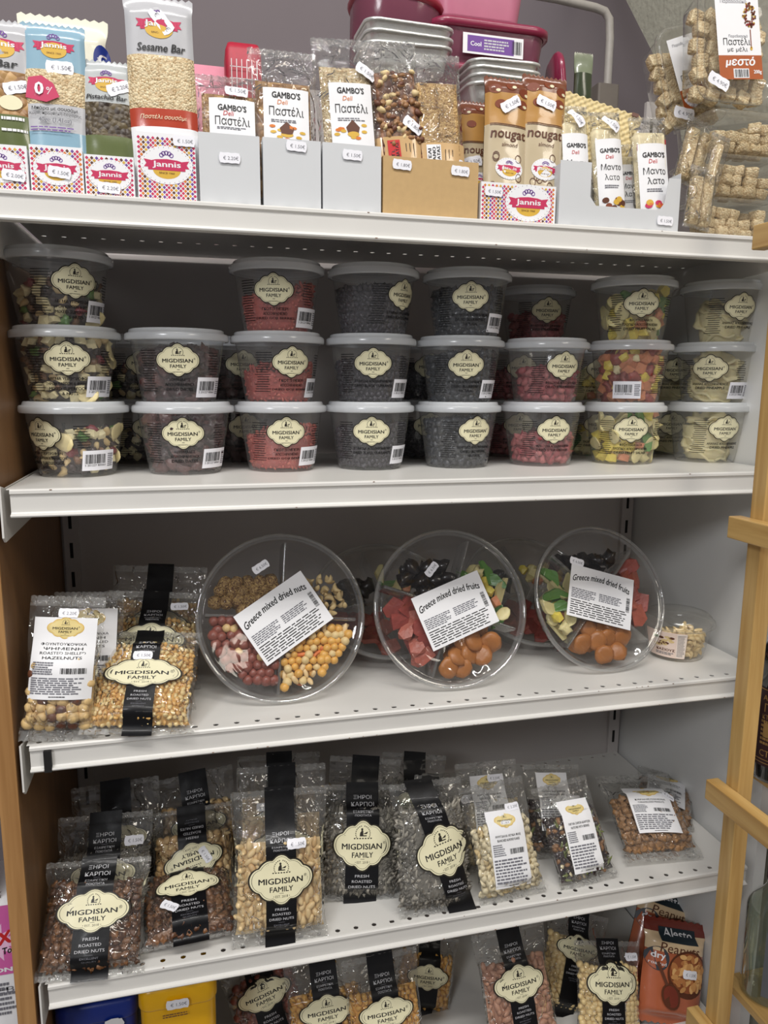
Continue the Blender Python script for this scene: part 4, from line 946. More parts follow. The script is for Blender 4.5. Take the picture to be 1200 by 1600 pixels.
o, w2, H, fn = plain_tin('yellow_tub', 'bright yellow plastic tub on the bottom shelf', 216, 336, 1553, .05, .2, M_yel, '')
mb = MB(); d = D(mb, fn, .003).at(0, H * .82); d.lines(-w2 * .4, 0, w2 * .8, .007, 2, M_rust); mb.build('printed_date', o); price_tag(o, lambda a, b, h: fn(a, b, h + .004), .0, H * .91, .028)
o, w2, H, fn = plain_tin('blue_tub', 'dark blue plastic tub left of the yellow one', 84, 212, 1582, .07, .2, M_blu, '')
mb = MB(); d = D(mb, fn, .003).at(w2 * .5, H * .80, .3); d.text('R', 0, 0, .03, M_white, bold=.06, shear=.3); mb.build('lettering', o)

def pouch(parent, bag, zones, nu=20, nv=44, ridge=None, name='wrapper'):
    mb = MB(); us = [-1 + 2 * i / nu for i in range(nu + 1)]
    for sg in (1, -1):
        for q0, q1, m in zones:
            n = max(2, int((q1 - q0) * nv))
            def f(a, q):
                zz = q * bag.L + (.0014 * (1 if int(round((a + 1) * nu / 2)) % 2 else -1) if (q > .999 or q < .001) else 0)
                y = bag.half(a * bag.hw(q), q * bag.L)
                if ridge and ridge[1] < q < ridge[2] and sg == 1: y += .0016 * abs(cos(a * pi / 2 * ridge[0] + (pi / 2 if ridge[0] % 2 == 0 else 0)))
                return Vector((a * bag.hw(q), -sg * y + .0003 * (int(round(q * nv * 2)) % 2) * (1 if (q < bag.seal or q > 1 - bag.seal) else 0), zz))
            mb.grid(f, us, [q0 + (q1 - q0) * i / n for i in range(n + 1)], m)
    return mb.build(name, parent)
def gloss(name, col, rough=.25, var=.02): return mat(name, col, rough, var=var, coat=.5, bump=.25, bscale=30)
G_cream = gloss('pouch_cream', (228, 200, 160)); G_red = gloss('pouch_red', (120, 42, 28)); G_org = gloss('pouch_orange', (178, 98, 66))
def nut_pouch(label, b, t, W, dy, sd):
    B = b; T = P(t[0], t[1], y=B.y + dy); M, L = frame(B, T, 0); o = thing('peanut_pouch', label, 'snack pouch', M); bg = Bag(W, L, .045, .8, sd, .06)
    pouch(o, bg, [(0, .70, G_org), (.70, .87, G_cream), (.87, 1, G_red)])
    mb = MB(); d = D(mb, bg.fn, .0006, .0002).at(0, L * .875)
    d.rect(0, -.002, W * .58, W * .16, mat('navy_box', (24, 42, 52), .4), 6, 2); d.up(); d.text('Alesto', 0, 0, W * .46, M_white, h=W * .11, bold=.01)
    d.at(0, L * .745); d.text('Peanuts', 0, 0, W * .6, M_brown, h=W * .12, shear=.1); d.text('Spicy', W * .02, -W * .17, W * .2, M_brown, h=W * .09, shear=.2)
    d.at(-W * .32, L * .63); d.ell(0, 0, W * .15, W * .15, mat('badge_navy', (40, 44, 52), .4), 20); d.up(); d.text('dry', 0, W * .03, W * .18, M_white, h=W * .10, bold=.02); d.text('roasted', 0, -W * .06, W * .22, M_white, h=W * .04)
    d.at(W * .14, L * .52); d.ell(0, 0, W * .33, W * .30, M_brown, 28, 3); d.up(); d.ell(0, W * .02, W * .30, W * .25, mat('bowl_in', (150, 84, 48), .5), 28, 3); d.up(2); r = random.Random(sd)
    cols = [mat('pr_nut%d' % i, c, .5, var=.05) for i, c in enumerate(((226, 176, 112), (206, 150, 90), (186, 122, 70)))]
    for i in range(70):
        a = r.uniform(0, 2 * pi); q = sqrt(r.random()); x, y = q * W * .27 * cos(a), q * W * .23 * sin(a) + W * .02; an = r.uniform(0, pi)
        d.poly([(x + W * .055 * cos(t) * cos(an) - W * .032 * sin(t) * sin(an), y + W * .055 * cos(t) * sin(an) + W * .032 * sin(t) * cos(an)) for t in [2 * pi * j / 10 for j in range(10)]], cols[i % 3]); d.up(.15)
    d.at(-W * .12, L * .30, .5); d.ell(0, 0, W * .13, W * .17, M_brown, 18); d.up(); d.ell(0, 0, W * .10, W * .14, mat('spoon_in', (120, 50, 34), .4), 18); d.rect(0, W * .3, W * .04, W * .3, M_brown)
    mb.build('print', o); price_tag(o, lambda a, c, h: bg.fn(a, c, h + .004), W * .14, L * .53, .026)
    return o
nut_pouch('spicy peanuts pouch with a printed bowl of nuts, front one of two', Vector((.968, .05, Z5 + .001)), (1056, 1438), .125, .06, 61)
nut_pouch('second peanuts pouch behind, mostly hidden under the shelf edge', Vector((.985, .13, Z5 + .001)), (1046, 1385), .125, .06, 62)

# ------------------------------------------------------------------ wooden rack at the right with bottles
o = thing('wooden_rack', 'varnished pine rack standing at the right in front of the shelves', 'rack', (.9425, -.0925, -1.2))
def rp(name, a, b, m): mb = MB(); q = (.9425, -.0925, -1.2); mb.box([a[i] - q[i] for i in range(3)], [b[i] - q[i] for i in range(3)], m); return mb.build(name, o)
post = rp('post', (.930, -.107, -1.2), (.954, -.082, .60), M_pine)
md = post.modifiers.new('b', 'BEVEL'); md.width = .0015; md.segments = 2
RZ = []
for px, py in ((1170, 352), (1137, 806), (1104, 1217), (1070, 1574)):
    q = P(px, py, y=-.066); RZ.append(q.z); rl = rp('rail', (.9095, -.62, q.z - .030), (.9295, -.066, q.z), M_piney); md = rl.modifiers.new('b', 'BEVEL'); md.width = .0015; md.segments = 2
for z in RZ[2:]: rp('shelf_board', (1.022, -.62, z - .032), (1.20, -.0065, z - .020), M_piney)
mb = MB(); mb.box((.02, -.5, 0), (.045, -.475, 1.8), M_pine); mb.build('post', o)
M_wine = mat('dark_wine_glass', (14, 10, 10), .08, var=0, coat=1.0); M_wl = mat('maroon_label', (46, 14, 20), .5); M_gd = mat('gold_foil', (176, 140, 84), .35, metal=.6)
def bottle(label, x, y, z, R, H, sh, neck, m, nm, cap=None):
    o = thing(nm, label, 'bottle', (x, y, z)); mb = MB(); pr = [(0, .003), (R * .8, .003), (R * .95, 0), (R, .006), (R, sh)]
    for i in range(1, 9): t = i / 8; pr.append((R + (neck - R) * (3 * t * t - 2 * t ** 3), sh + .05 * t))
    pr += [(neck, H - .012), (neck * 1.15, H - .010), (neck * 1.15, H), (0, H)]; mb.lathe(pr, m, 48); mb.build('glass', o)
    if cap: mb = MB(); mb.lathe([(neck * 1.2, H - .055), (neck * 1.22, H + .001), (0, H + .0015)], cap, 32); mb.build('cap', o)
    return o
zb = RZ[2] - .0195
o = bottle('dark wine bottle with a maroon and gold label, behind the pine post', P(1213, 1200, y=-.050).x, -.050, zb, .037, .30, .185, .014, M_wine, 'wine_bottle', M_wl)
fn = lambda uu, v, h: Vector(((.037 + h) * sin(uu / .037), -(.037 + h) * cos(uu / .037), v)); mb = MB(); d = D(mb, fn, .0005, .0002).at(-.040, .085)
d.rect(0, 0, .085, .12, M_wl, 24, 2); d.up(); r = random.Random(4)
for y in (.057, -.050, -.055): d.rect(0, y, .083, .0012, M_gd, 24)
d.text('ΑΓΙΟΡ', .0, .045, .03, M_gd, bold=.02); d.text('ΓΙ', -.006, .030, .012, M_gd); d.text('ΚΤΗΜΑ', .0, .016, .028, M_gd, h=.007); d.rect(-.006, -.004, .010, .022, M_gd, 3); d.lines(-.015, -.028, .035, .04, 6, M_gd, r); d.text('CTO', -.002, -.040, .024, M_gd, h=.010)
mb.build('wine_label', o)
M_glass = film('bottle_glass', tint=(.78, .84, .80), rough=.03, haze=.10, hcol=(.5, .56, .5), bump=0, gain=2.4)
zb = RZ[3] - .0195
o = bottle('clear glass bottle with a grey label, low behind the pine post', P(1202, 1500, y=-.052).x, -.052, zb, .039, .255, .145, .013, M_glass, 'glass_bottle', mat('dark_capsule', (44, 18, 18), .4))
mb = MB(); fn2 = lambda uu, v, h: Vector(((.039 + h) * sin(uu / .039), -(.039 + h) * cos(uu / .039), v)); d = D(mb, fn2, .0005, .0002).at(-.012, .075); d.rect(0, 0, .05, .11, mat('grey_label', (96, 100, 106), .5), 14, 2); d.up(); d.text('ΟΥΖΟ', 0, -.01, .03, M_black, shear=.2); d.text('Plomari', .0, -.025, .026, M_black, shear=.2); mb.build('bottle_label', o)

# left neighbour goods, seen past the oak edge
a = P(-60, 1424, y=.03); b = P(33, 1600, y=.03)
o = thing('detergent_pack', 'pink detergent pack left of the oak edge, at the bottom', 'pack', (-.12, .08, -1.2)); zt = a.z + 1.2
M_pk = mat('pink_pack', (206, 96, 164), .35, var=.03)
mb = MB(); mb.box((-.09, -.05, .0), (.083, .05, zt), M_white); mb.build('box', o)
mb = MB(); fn = lambda x, y, h: Vector((x, -.05 - h, y)); d = D(mb, fn, .0005, .0002).at(0, 0); zw = (P(10, 1522, y=.03).z + 1.2)
d.rect(-.003, (zt + zw) / 2, .172, zt - zw, M_pk, 2, 2); d.up(); d.at(.059, zt - .052); d.poly([(.028 * (1 if i % 2 else .5) * cos(i * pi / 12) * 1.3, .028 * (1 if i % 2 else .5) * sin(i * pi / 12)) for i in range(24)], mat('pale_pink', (236, 190, 220), .4)); d.up()
d.text('SEX', .002, .004, .036, M_red, h=.017, bold=.05, shear=.25, rot=.22); d.text('Tou', .016, -.012, .016, M_black, h=.009, bold=.03, shear=.2, rot=.15); d.text('ION', .006, -.040, .024, M_white, h=.006, bold=.04)
d.at(0, 0); d.lines(.045, zw - .06, .034, .05, 7, M_grey); d.text('ΡΕΒ', .062, zw - .022, .03, M_grey, h=.008); mb.build('print', o)
zb = P(10, 1424, y=.03).z
strap_bag('clear bag of dark goods above the pink detergent pack, left of the oak edge', None, (-75, 1200), .12, .02, 'dark', zb, B=Vector((-.115, .045, zb)), Th=.05, fill=.8, lv=.4, LW=.6, sw=.3, plain=True)

# ------------------------------------------------------------------ top shelf: cartons and bars
YF = .015
def jannis_logo(d, s, plain=False):
    """scalloped badge with ribbon lettering, gold half-oval and a small flourish"""
    n = 60; o = [(s * .5 * cos(2 * pi * i / n) * (1 + .012 * (i % 2)), s * .36 * sin(2 * pi * i / n) * (1 + .012 * (i % 2))) for i in range(n)]
    if not plain:
        d.poly(o, M_white, 2); d.up()
        for i in range(0, n, 2): x, y = o[i]; d.rect(x * .93, y * .93, s * .012, s * .012, M_grey)
    d.ell(0, -s * .09, s * .27, s * .17, M_gold, 24); d.up()
    for k in range(5):
        a = radians(-60 + 30 * k + 90 - 0); x, y = s * .10 * cos(a) * 1.1, s * .14 + s * .09 * sin(a); o2 = [(x + s * .045 * cos(t), y + s * .045 * sin(t)) for t in [2 * pi * j / 12 for j in range(12)]]; d.ring(o2, 1, .62, M_purple, (x, y))
    for sg in (-1, 1): d.poly([(sg * s * .44, -s * .05), (sg * s * .30, -s * .05), (sg * s * .30, s * .08), (sg * s * .44, s * .10), (sg * s * .39, s * .02)][::sg], M_mag)
    d.up(); d.poly([(-s * .36, -s * .10), (s * .36, -s * .10), (s * .36, s * .06), (s * .2, s * .10), (0, s * .115), (-s * .2, s * .10), (-s * .36, s * .06)], M_mag); d.up()
    d.text('Jannis', 0, 0, s * .54, M_white, h=s * .135, bold=.02); d.text('SINCE 1960', 0, -s * .15, s * .30, M_brown, h=s * .035)
def diamonds(d, w, h, pit=.0052):
    ms = (M_mag, M_purple, M_orange, M_mag, M_gold, M_brown); nx = int(w / pit); ny = int(h / pit); q = pit * .36
    for j in range(2 * ny):
        for i in range(nx + 1):
            x = -w / 2 + i * pit + (j % 2) * pit / 2; y = -h / 2 + pit * .3 + j * pit / 2
            if abs(x) > w / 2 - q or y > h / 2 - q: continue
            d.poly([(x - q, y), (x, y - q), (x + q, y), (x, y + q)], ms[(i * 2 + j * 3) % 6])
def carton(name, label, l, r, top, m, dep=.10, kind='plain', tags=(), y0=YF, bot=None, gap=.0012):
    a = P(l, bot or top + 60, y=y0); b = P(r, bot or top + 60, y=y0); x0, x1 = a.x + gap, b.x - gap; H = P((l + r) / 2, top, y=y0).z - Z1; w = x1 - x0
    o = thing(name, label, 'display carton', ((x0 + x1) / 2, y0, Z1 + .0004)); t = .0008; mb = MB(); W = w / 2
    if kind == 'tray':
        cut = H * .48; pts = [(-W, 0), (W, 0), (W, H * .86), (W * .80, H * .86), (W * .74, cut * .95), (W * .66, cut * .72), (-W * .40, cut * .72), (-W * .50, cut), (-W * .50, H), (-W, H)]
        mb.add([(x, 0, z) for x, z in pts] + [(x, t, z) for x, z in pts], [tuple(range(10)), tuple(reversed(range(10, 20)))] + [(i, 10 + i, 10 + (i + 1) % 10, (i + 1) % 10) for i in range(10)], m)
    else: mb.box((-W, 0, 0), (W, t, H), m)
    mb.box((-W, t, 0), (-W + t, dep, H * (1.0 if kind != 'tray' else .95)), m); mb.box((W - t, t, 0), (W, dep, H * .95), m); mb.box((-W + t, dep - t, 0), (W - t, dep, H * 1.05), m); mb.box((-W + t, t, 0), (W - t, dep - t, t), m)
    mb.build('box', o); fn = lambda x, z, h: Vector((x, -h, z))
    if kind in ('jannis', 'janniswide'):
        mb = MB(); d = D(mb, fn, .0003, .0001).at(0, H * .5); diamonds(d, w, H); d.up(); s = min(w * .88, H * 1.32); d.at(w * (.13 if kind == 'janniswide' else 0), H * .53 if kind != 'arch' else H); jannis_logo(d, s); mb.build('print', o)
    for tg in tags: price_tag(o, lambda x, z, h: fn(x, z, h + .0008), tg[0] * W, tg[1] * H, .0215, tg[2] if len(tg) > 2 else 0, tg[3] if len(tg) > 3 else '€ 1.50€')
    return o, (x0 + x1) / 2, w, H
carton('display_carton', 'patterned carton at the far left edge holding almond bars', -40, 47, 226, M_white, kind='jannis', tags=((.45, .34, -.1, '€ 2.00€'),))
carton('display_carton', 'patterned carton under the blue sesame bar', 47, 133, 229, M_white, kind='jannis', tags=((.1, .45, -.12),))
carton('display_carton', 'patterned carton under the small pistachio bar', 133, 213, 244, M_white, kind='jannis', tags=((-.05, .22, -.05, '€ 2.20€'),))
carton('display_carton', 'tallest patterned carton, under the big sesame bar', 213, 308, 209, M_white, kind='jannis', tags=((.62, .90, .0),))
carton('display_carton', 'plain white carton with a 2.20 price, first of three', 310, 408, 210, M_card, tags=((.0, .66, .0, '€ 2.20€'),))
carton('display_carton', 'plain white carton with a 1.50 price, middle of three', 410, 503, 218, M_card, tags=((.15, .90, -.05),))
carton('display_carton', 'plain white carton next to the brown one, last of three', 503, 597, 226, M_card, tags=((.0, .84, -.03),))
carton('display_carton', 'brown kraft carton holding a walnut bar and a sesame bar', 597, 748, 249, M_kraft, tags=((-.62, .86, -.05, '€ 1.80€'), (.60, .83, -.05, '€ 1.80€')))
carton('display_carton', 'low patterned carton under the two nougat bars', 749, 868, 288, M_white, kind='janniswide', tags=((-.68, .76, -.05),))
carton('display_carton', 'white notched carton holding the white nougat bars at the right', 872, 1063, 258, M_card, kind='tray', tags=((.76, .18, -.03),), dep=.09)

SES = cells('sesame_crust', (230, 214, 176), (184, 154, 110), 420, dist=.0016)
SESK = cells('sesame_kraft', (210, 176, 118), (154, 116, 70), 420, dist=.0016)
SESD = cells('sesame_crust_dark', (206, 168, 108), (128, 82, 44), 380, dist=.0018)
PIST = cells('pistachio_bar', (98, 84, 56), (52, 40, 34), 170, dist=.003)
ALM = cells('almond_crust', (196, 156, 100), (126, 84, 48), 120, dist=.004)
WAL = cells('walnut_crust', (150, 104, 72), (78, 44, 34), 110, dist=.005)
G_white = gloss('wrapper_white', (190, 190, 193)); G_blue = gloss('wrapper_blue', (142, 176, 194)); G_greenb = gloss('wrapper_green', (98, 108, 66)); G_redb = gloss('wrapper_red', (176, 66, 44)); G_grey = gloss('wrapper_grey', (186, 190, 190)); G_gold = gloss('wrapper_gold', (184, 138, 76)); G_choc = gloss('wrapper_choc', (118, 66, 42)); G_nou = gloss('wrapper_nougat', (194, 178, 148)); G_kraft = gloss('wrapper_kraft', (204, 168, 118))
def place(px, top, W, dy, yb=.030, dx=0.0, yaw=0.0, zb=Z1 + .003):
    T = P(px, top, y=yb + dy); B = Vector((T.x + dx, yb, zb)); return frame(B, T, yaw)
def bar(label, px, top, W, zones, dy=.02, yb=.034, dx=0.0, Th=.016, ridge=None, seed=1, seal=.035, fill=.93, name='snack_bar'):
    M, L = place(px, top, W, dy, yb, dx); o = thing(name, label, 'snack bar', M); bg = Bag(W, L, Th, fill, seed, seal, pinch=.03)
    pouch(o, bg, zones, ridge=ridge); mb = MB(); return o, bg, mb, D(mb, bg.fn, .0005, .0001), W, L
# almond bar at the left edge
o, bg, mb, d, W, L = bar('almond bar with a green band, cut off at the left edge of the photo', 0, 32, .062, [(0, .12, G_grey), (.12, .44, G_greenb), (.44, .69, ALM), (.69, 1, G_white)], seed=70)
d.at(0, L * .84); jannis_logo(d, W * .9, True); d.up(3); d.at(W * .1, L * .73); d.text('Bar', .0, 0, W * .36, M_black, h=W * .13, shear=.2, bold=.02); d.at(W * .2, L * .40); d.lines(-.014, 0, .03, .006, 1, M_white); d.ell(-.004, .02, .012, .008, M_cream, 18); d.lines(-.014, -.012, .03, .005, 1, M_white); mb.build('print', o); price_tag(o, bg.fn, W * .24, L * .60, .024, .3)
# blue sesame bar
o, bg, mb, d, W, L = bar('light blue wrapped sesame bar with a pink 0% badge', 82, 40, .068, [(0, .36, G_blue), (.36, .52, G_white), (.52, .72, SES), (.72, 1, G_blue)], ridge=(3, .52, .72), seed=71)
d.at(W * .02, L * .855); jannis_logo(d, W * .72, True); d.up(4); d.up(16); d.at(-W * .18, L * .60); d.poly([(-.018, -.009), (.004, -.014), (.018, -.008), (.012, .006), (.000, .014), (-.014, .012)], M_mag); d.up(); d.text('0', -.003, 0, .0085, M_white, h=.013, bold=.03); d.text('%', .008, -.002, .007, M_white)
d.at(W * .0, L * .475); d.text('Μπάρα με σουσάμι', 0, .002, W * .7, M_black, bold=.02); d.text('Χωρίς προσθήκη ζάχαρης', 0, -.0035, W * .8, M_black); d.text('40g℮ (1.41oz)', .0, -.0105, W * .5, M_grey, bold=.02); d.at(0, L * .375); d.lines(-W * .38, -.004, W * .76, .006, 2, M_purple, fill=.4); mb.build('print', o); price_tag(o, bg.fn, W * .10, L * .735, .026, .02)
# pistachio bar
o, bg, mb, d, W, L = bar('small pistachio bar with a grey header, between the blue bar and the big sesame bar', 166, 97, .060, [(0, .44, G_greenb), (.44, .68, PIST), (.68, 1, G_grey)], seed=72)
d.at(0, L * .83); jannis_logo(d, W * .74, True); d.up(3); d.at(0, L * .715); d.text('Pistachio Bar', .0, 0, W * .72, M_black, h=W * .085, shear=.25, bold=.02); mb.build('print', o); price_tag(o, bg.fn, W * .22, L * .79, .024, .4, '€ 2.20€')
# big sesame bar
o, bg, mb, d, W, L = bar('big sesame bar with a white header, red band and four sesame sticks showing', 246, -2, .077, [(0, .36, M_white), (.36, .45, G_redb), (.45, .71, SES), (.71, 1, G_white)], ridge=(4, .45, .71), seed=73, dx=.004)
d.at(0, L * .855); jannis_logo(d, W * .74, True); d.up(3); d.at(W * .02, L * .745); d.text('Sesame Bar', .0, 0, W * .68, M_black, h=W * .11, shear=.2, bold=.02); d.at(0, L * .405); d.text('Παστέλι σουσάμι', 0, 0, W * .66, M_cream, shear=.2); mb.build('print', o); price_tag(o, bg.fn, W * .04, L * .875, .028, radians(-52))
# white and blue packet behind the blue bar
M, L = place(98, 28, .1, .01, .16, .0); o = thing('paper_packet', 'white paper packet with a blue oval, standing behind the blue bar', 'packet', M); bg = Bag(.105, L, .03, .9, 74, .04)
pouch(o, bg, [(0, 1, gloss('paper_cream', (236, 234, 214), .5))]); mb = MB(); d = D(mb, bg.fn, .0006); d.at(.045, L * .80); d.ell(0, 0, .010, .018, M_blu, 20, 2); d.up(); d.text('€', 0, 0, .010, M_white, bold=.04); mb.build('print', o)
# pastel bars
def pastel(label, px, top, W, crust, top_label, tag, dy=.02, yb=.034, sl=.80, seed=1, pic=True, dx=0, name='pastel_bar'):
    M, L = place(px, top, W, dy, yb, dx); o = thing(name, label, 'snack bar', M); bg = Bag(W, L, .020, sl + .02, seed, .04, pinch=.04)
    mb = MB(); w = W * .40; n = 14
    mb.grid(lambda a, q: Vector((a * w, -(.0075 - .0015 * abs(a) ** 4) * (1 if abs(a) < .99 and 0 < q < 1 else 0) + .0008 * noise.noise(Vector((a * 5, q * 16, seed))), L * (.06 + (sl - .06) * q))), [-1 + 2 * i / n for i in range(n + 1)], [i / 24 for i in range(25)], crust)
    mb.grid(lambda a, q: Vector((a * w, .006 * (1 if abs(a) < .99 and 0 < q < 1 else 0), L * (.06 + (sl - .06) * q))), [-1 + 2 * i / n for i in range(n + 1)], [i / 24 for i in range(25)], crust); mb.build('bar', o)
    bg.film_mesh(o, nu=20, nv=30)
    mb = MB(); d = D(mb, bg.fn, .0010, .0002); lw, lh = W * .66, L * .44; d.at(W * .03, L * top_label - lh / 2); d.rect(0, 0, lw, lh, M_white, 8, 8); d.up(2)
    gy = lh * (.06 if pic else 0)
    d.text("GAMBO'S", 0, lh * .34 + gy, lw * .62, M_black, h=lw * .13, bold=.03); d.text('Deli', -lw * .08, lh * .24 + gy, lw * .22, M_red if not pic else M_orange, shear=.2); d.text('Παστέλι', .0, lh * .115 + gy, lw * .76, M_black, h=lw * .20, bold=.0); d.lines(-lw * .34, -lh * .04 + gy * .8, lw * .68, lh * .05, 2, M_grey)
    if pic:
        d.at(W * .03, L * top_label - lh / 2 + lh * .21)
        d.poly([(-lw * .12, -lh * .36), (lw * .12, -lh * .36), (lw * .16, -lh * .28), (lw * .0, -lh * .18), (-lw * .16, -lh * .28)], M_brown); d.ell(0, -lh * .37, lw * .14, lh * .035, M_gold, 14); r = random.Random(seed)
        for i in range(9): d.ell(lw * r.uniform(-.42, .42), -lh * r.uniform(.24, .44), lw * .07, lh * .022, M_orange if i % 2 else M_gold, 8)
    mb.build('white_label', o)
    if tag: price_tag(o, lambda a, b, h: bg.fn(a, b, h + .001), tag[0] * W, tag[1] * L, .024, tag[2])
    return o
pastel('short pastel bar with a white label, in the first plain white carton', 357, 121, .080, SESD, .80, (.10, .865, -.05), seed=81, sl=.86, pic=False)
pastel('nut pastel bar with a honey picture on its label, in the middle white carton', 440, 80, .082, ALM, .74, None, seed=82, sl=.80)
pastel('oat pastel bar with a honey picture, left of the walnut bar', 535, 62, .080, SES, .73, (.30, .80, radians(-28)), seed=83, sl=.84, dx=.012)
# kraft-wrapped bars
def kraftbar(label, px, top, W, crust, seed, dx, red, tagp, lumps=False):
    M, L = place(px, top, W, .022, .034, dx); o = thing('kraft_label_bar', label, 'snack bar', M); bg = Bag(W, L, .024, .88, seed, .04, pinch=.04); w = W * .42; mb = MB()
    for sg, dd in ((1, .010), (-1, .008)): mb.grid(lambda a, q: Vector((a * w, -sg * dd * (1 if abs(a) < .99 and 0 < q < 1 else 0) + .0012 * noise.noise(Vector((a * 4, q * 14, seed))), L * (.03 + .80 * q))), [-1 + 2 * i / 12 for i in range(13)], [i / 26 for i in range(27)], crust)
    mb.build('bar', o)
    if lumps:
        r = random.Random(seed); it = []
        for i in range(70): a = ('crumb', r.choice(('mixb', 'hazelb', 'caramel', 'alm2')), .0062, 1, 'nut'); it.append(mk(r, a, Vector((r.uniform(-w, w) * .9, -.0095, L * r.uniform(.40, .82)))))
        emit(o, it, 'nuts')
    bg.film_mesh(o, nu=20, nv=30); mb = MB(); d = D(mb, bg.fn, .0009, .0002); lh = L * .42; d.at(0, L * .235); d.rect(0, 0, W * .93, lh, G_kraft, 12, 6); d.up(2)
    if red:
        d.rect(-W * .16, lh * .22, W * .22, lh * .46, M_red, 2, 2); d.up(); d.text('ΠΑΣΤΕΛΙ', -W * .19, lh * .22, lh * .40, M_black, h=W * .06, rot=pi / 2, bold=.02); d.text('ΚΑΛΑΜΑΤΑΣ', -W * .11, lh * .22, lh * .40, M_black, h=W * .06, rot=pi / 2, bold=.02); d.text('ΟΣ', -W * .14, -lh * .22, W * .26, M_red, rot=.2)
    else:
        d.rect(-W * .15, lh * .22, W * .26, lh * .50, M_white, 2, 2); d.up(); d.text('ΠΑΣΤΕΛΙ', -W * .23, lh * .22, lh * .38, M_black, h=W * .055, rot=pi / 2, bold=.02); d.text('ΤΡΑΓΑΝΟ', -W * .15, lh * .22, lh * .42, M_black, h=W * .055, rot=pi / 2, bold=.02); d.text('ΚΑΛΑΜΑΤΑΣ', -W * .07, lh * .22, lh * .46, M_black, h=W * .055, rot=pi / 2, bold=.02); d.text('ΟΣ', -W * .14, -lh * .22, W * .26, M_silver, rot=.2)
    for i in range(3): d.rect(W * (.06 + .07 * i), lh * .05, W * .012, lh * .7, M_black)
    d.barcode(W * .28, -lh * .3, W * .2, lh * .16, M_black, 12); mb.build('kraft_label', o); price_tag(o, lambda a, b, h: bg.fn(a, b, h + .002), tagp[0] * W, tagp[1] * L, .024, tagp[2], '€ 1.80€')
kraftbar('walnut bar with a red and brown paper label, leaning in the brown carton', 606, 66, .070, WAL, 84, .022, True, (.22, .50, radians(-38)), True)
kraftbar('golden sesame bar with a brown and white paper label, in the brown carton', 676, 86, .070, SESK, 85, .010, False, (.34, .28, radians(68)))
# nougat bars
def nougat(label, px, top, W, seed, dx, dy=.02, yb=.034, tag=(.05, .80, .3)):
    o, bg, mb, d, W, L = bar(label, px, top, W, [(0, .66, G_nou), (.66, .88, G_gold), (.88, 1, G_choc)], seed=seed, dx=dx, dy=dy, yb=yb, Th=.02, name='nougat_bar')
    d.at(0, 0); r = random.Random(seed)
    for x, y, a in ((-.30, .90, .5), (.05, .93, -.3), (.34, .89, .4), (-.18, .80, .9), (.30, .81, .1)): d.ell(x * W, y * L, W * .13, W * .09, M_choc2, 14); d.up(.2); d.ell((x + .05) * W, (y - .01) * L, W * .05, W * .03, M_cream, 10)
    for y in (.655, .665): d.rect(0, y * L, W * .8, .0008, M_brown, 8)
    d.up(); d.text('nougat', 0, L * .585, W * .76, M_brown, h=W * .22, bold=.015, shear=.1); d.text('almond', W * .02, L * .525, W * .34, M_brown, shear=.1)
    for i in range(7): x, y = W * r.uniform(-.34, .34), L * r.uniform(.22, .48); o2 = [(x + W * .07 * cos(t), y + W * .09 * sin(t)) for t in [2 * pi * j / 10 for j in range(10)]]; d.ring(o2, 1, .82, M_brown, (x, y))
    d.at(W * .02, L * .36); jannis_logo(d, W * .60); d.at(0, 0); d.up(3); d.text('αμυγδάλου', 0, L * .16, W * .7, M_brown, h=W * .08, bold=.03); mb.build('print', o)
    price_tag(o, lambda a, b, h: bg.fn(a, b, h + .001), tag[0] * W, tag[1] * L, .025, tag[2])
M_choc2 = mat('almond_print', (128, 62, 36), .4, var=.03)
nougat('gold and cream nougat bar, left one of the two in the low patterned carton', 792, 124, .062, 86, -.006, tag=(.02, .80, .55))
nougat('gold and cream nougat bar with its sticker straight, beside the waffle packet', 851, 121, .062, 87, -.010, tag=(-.02, .80, -.25))
nougat('nougat bar half hidden behind the other two, by the sesame bar', 742, 160, .05, 88, .0, .02, .075, tag=(-.2, .5, .2))
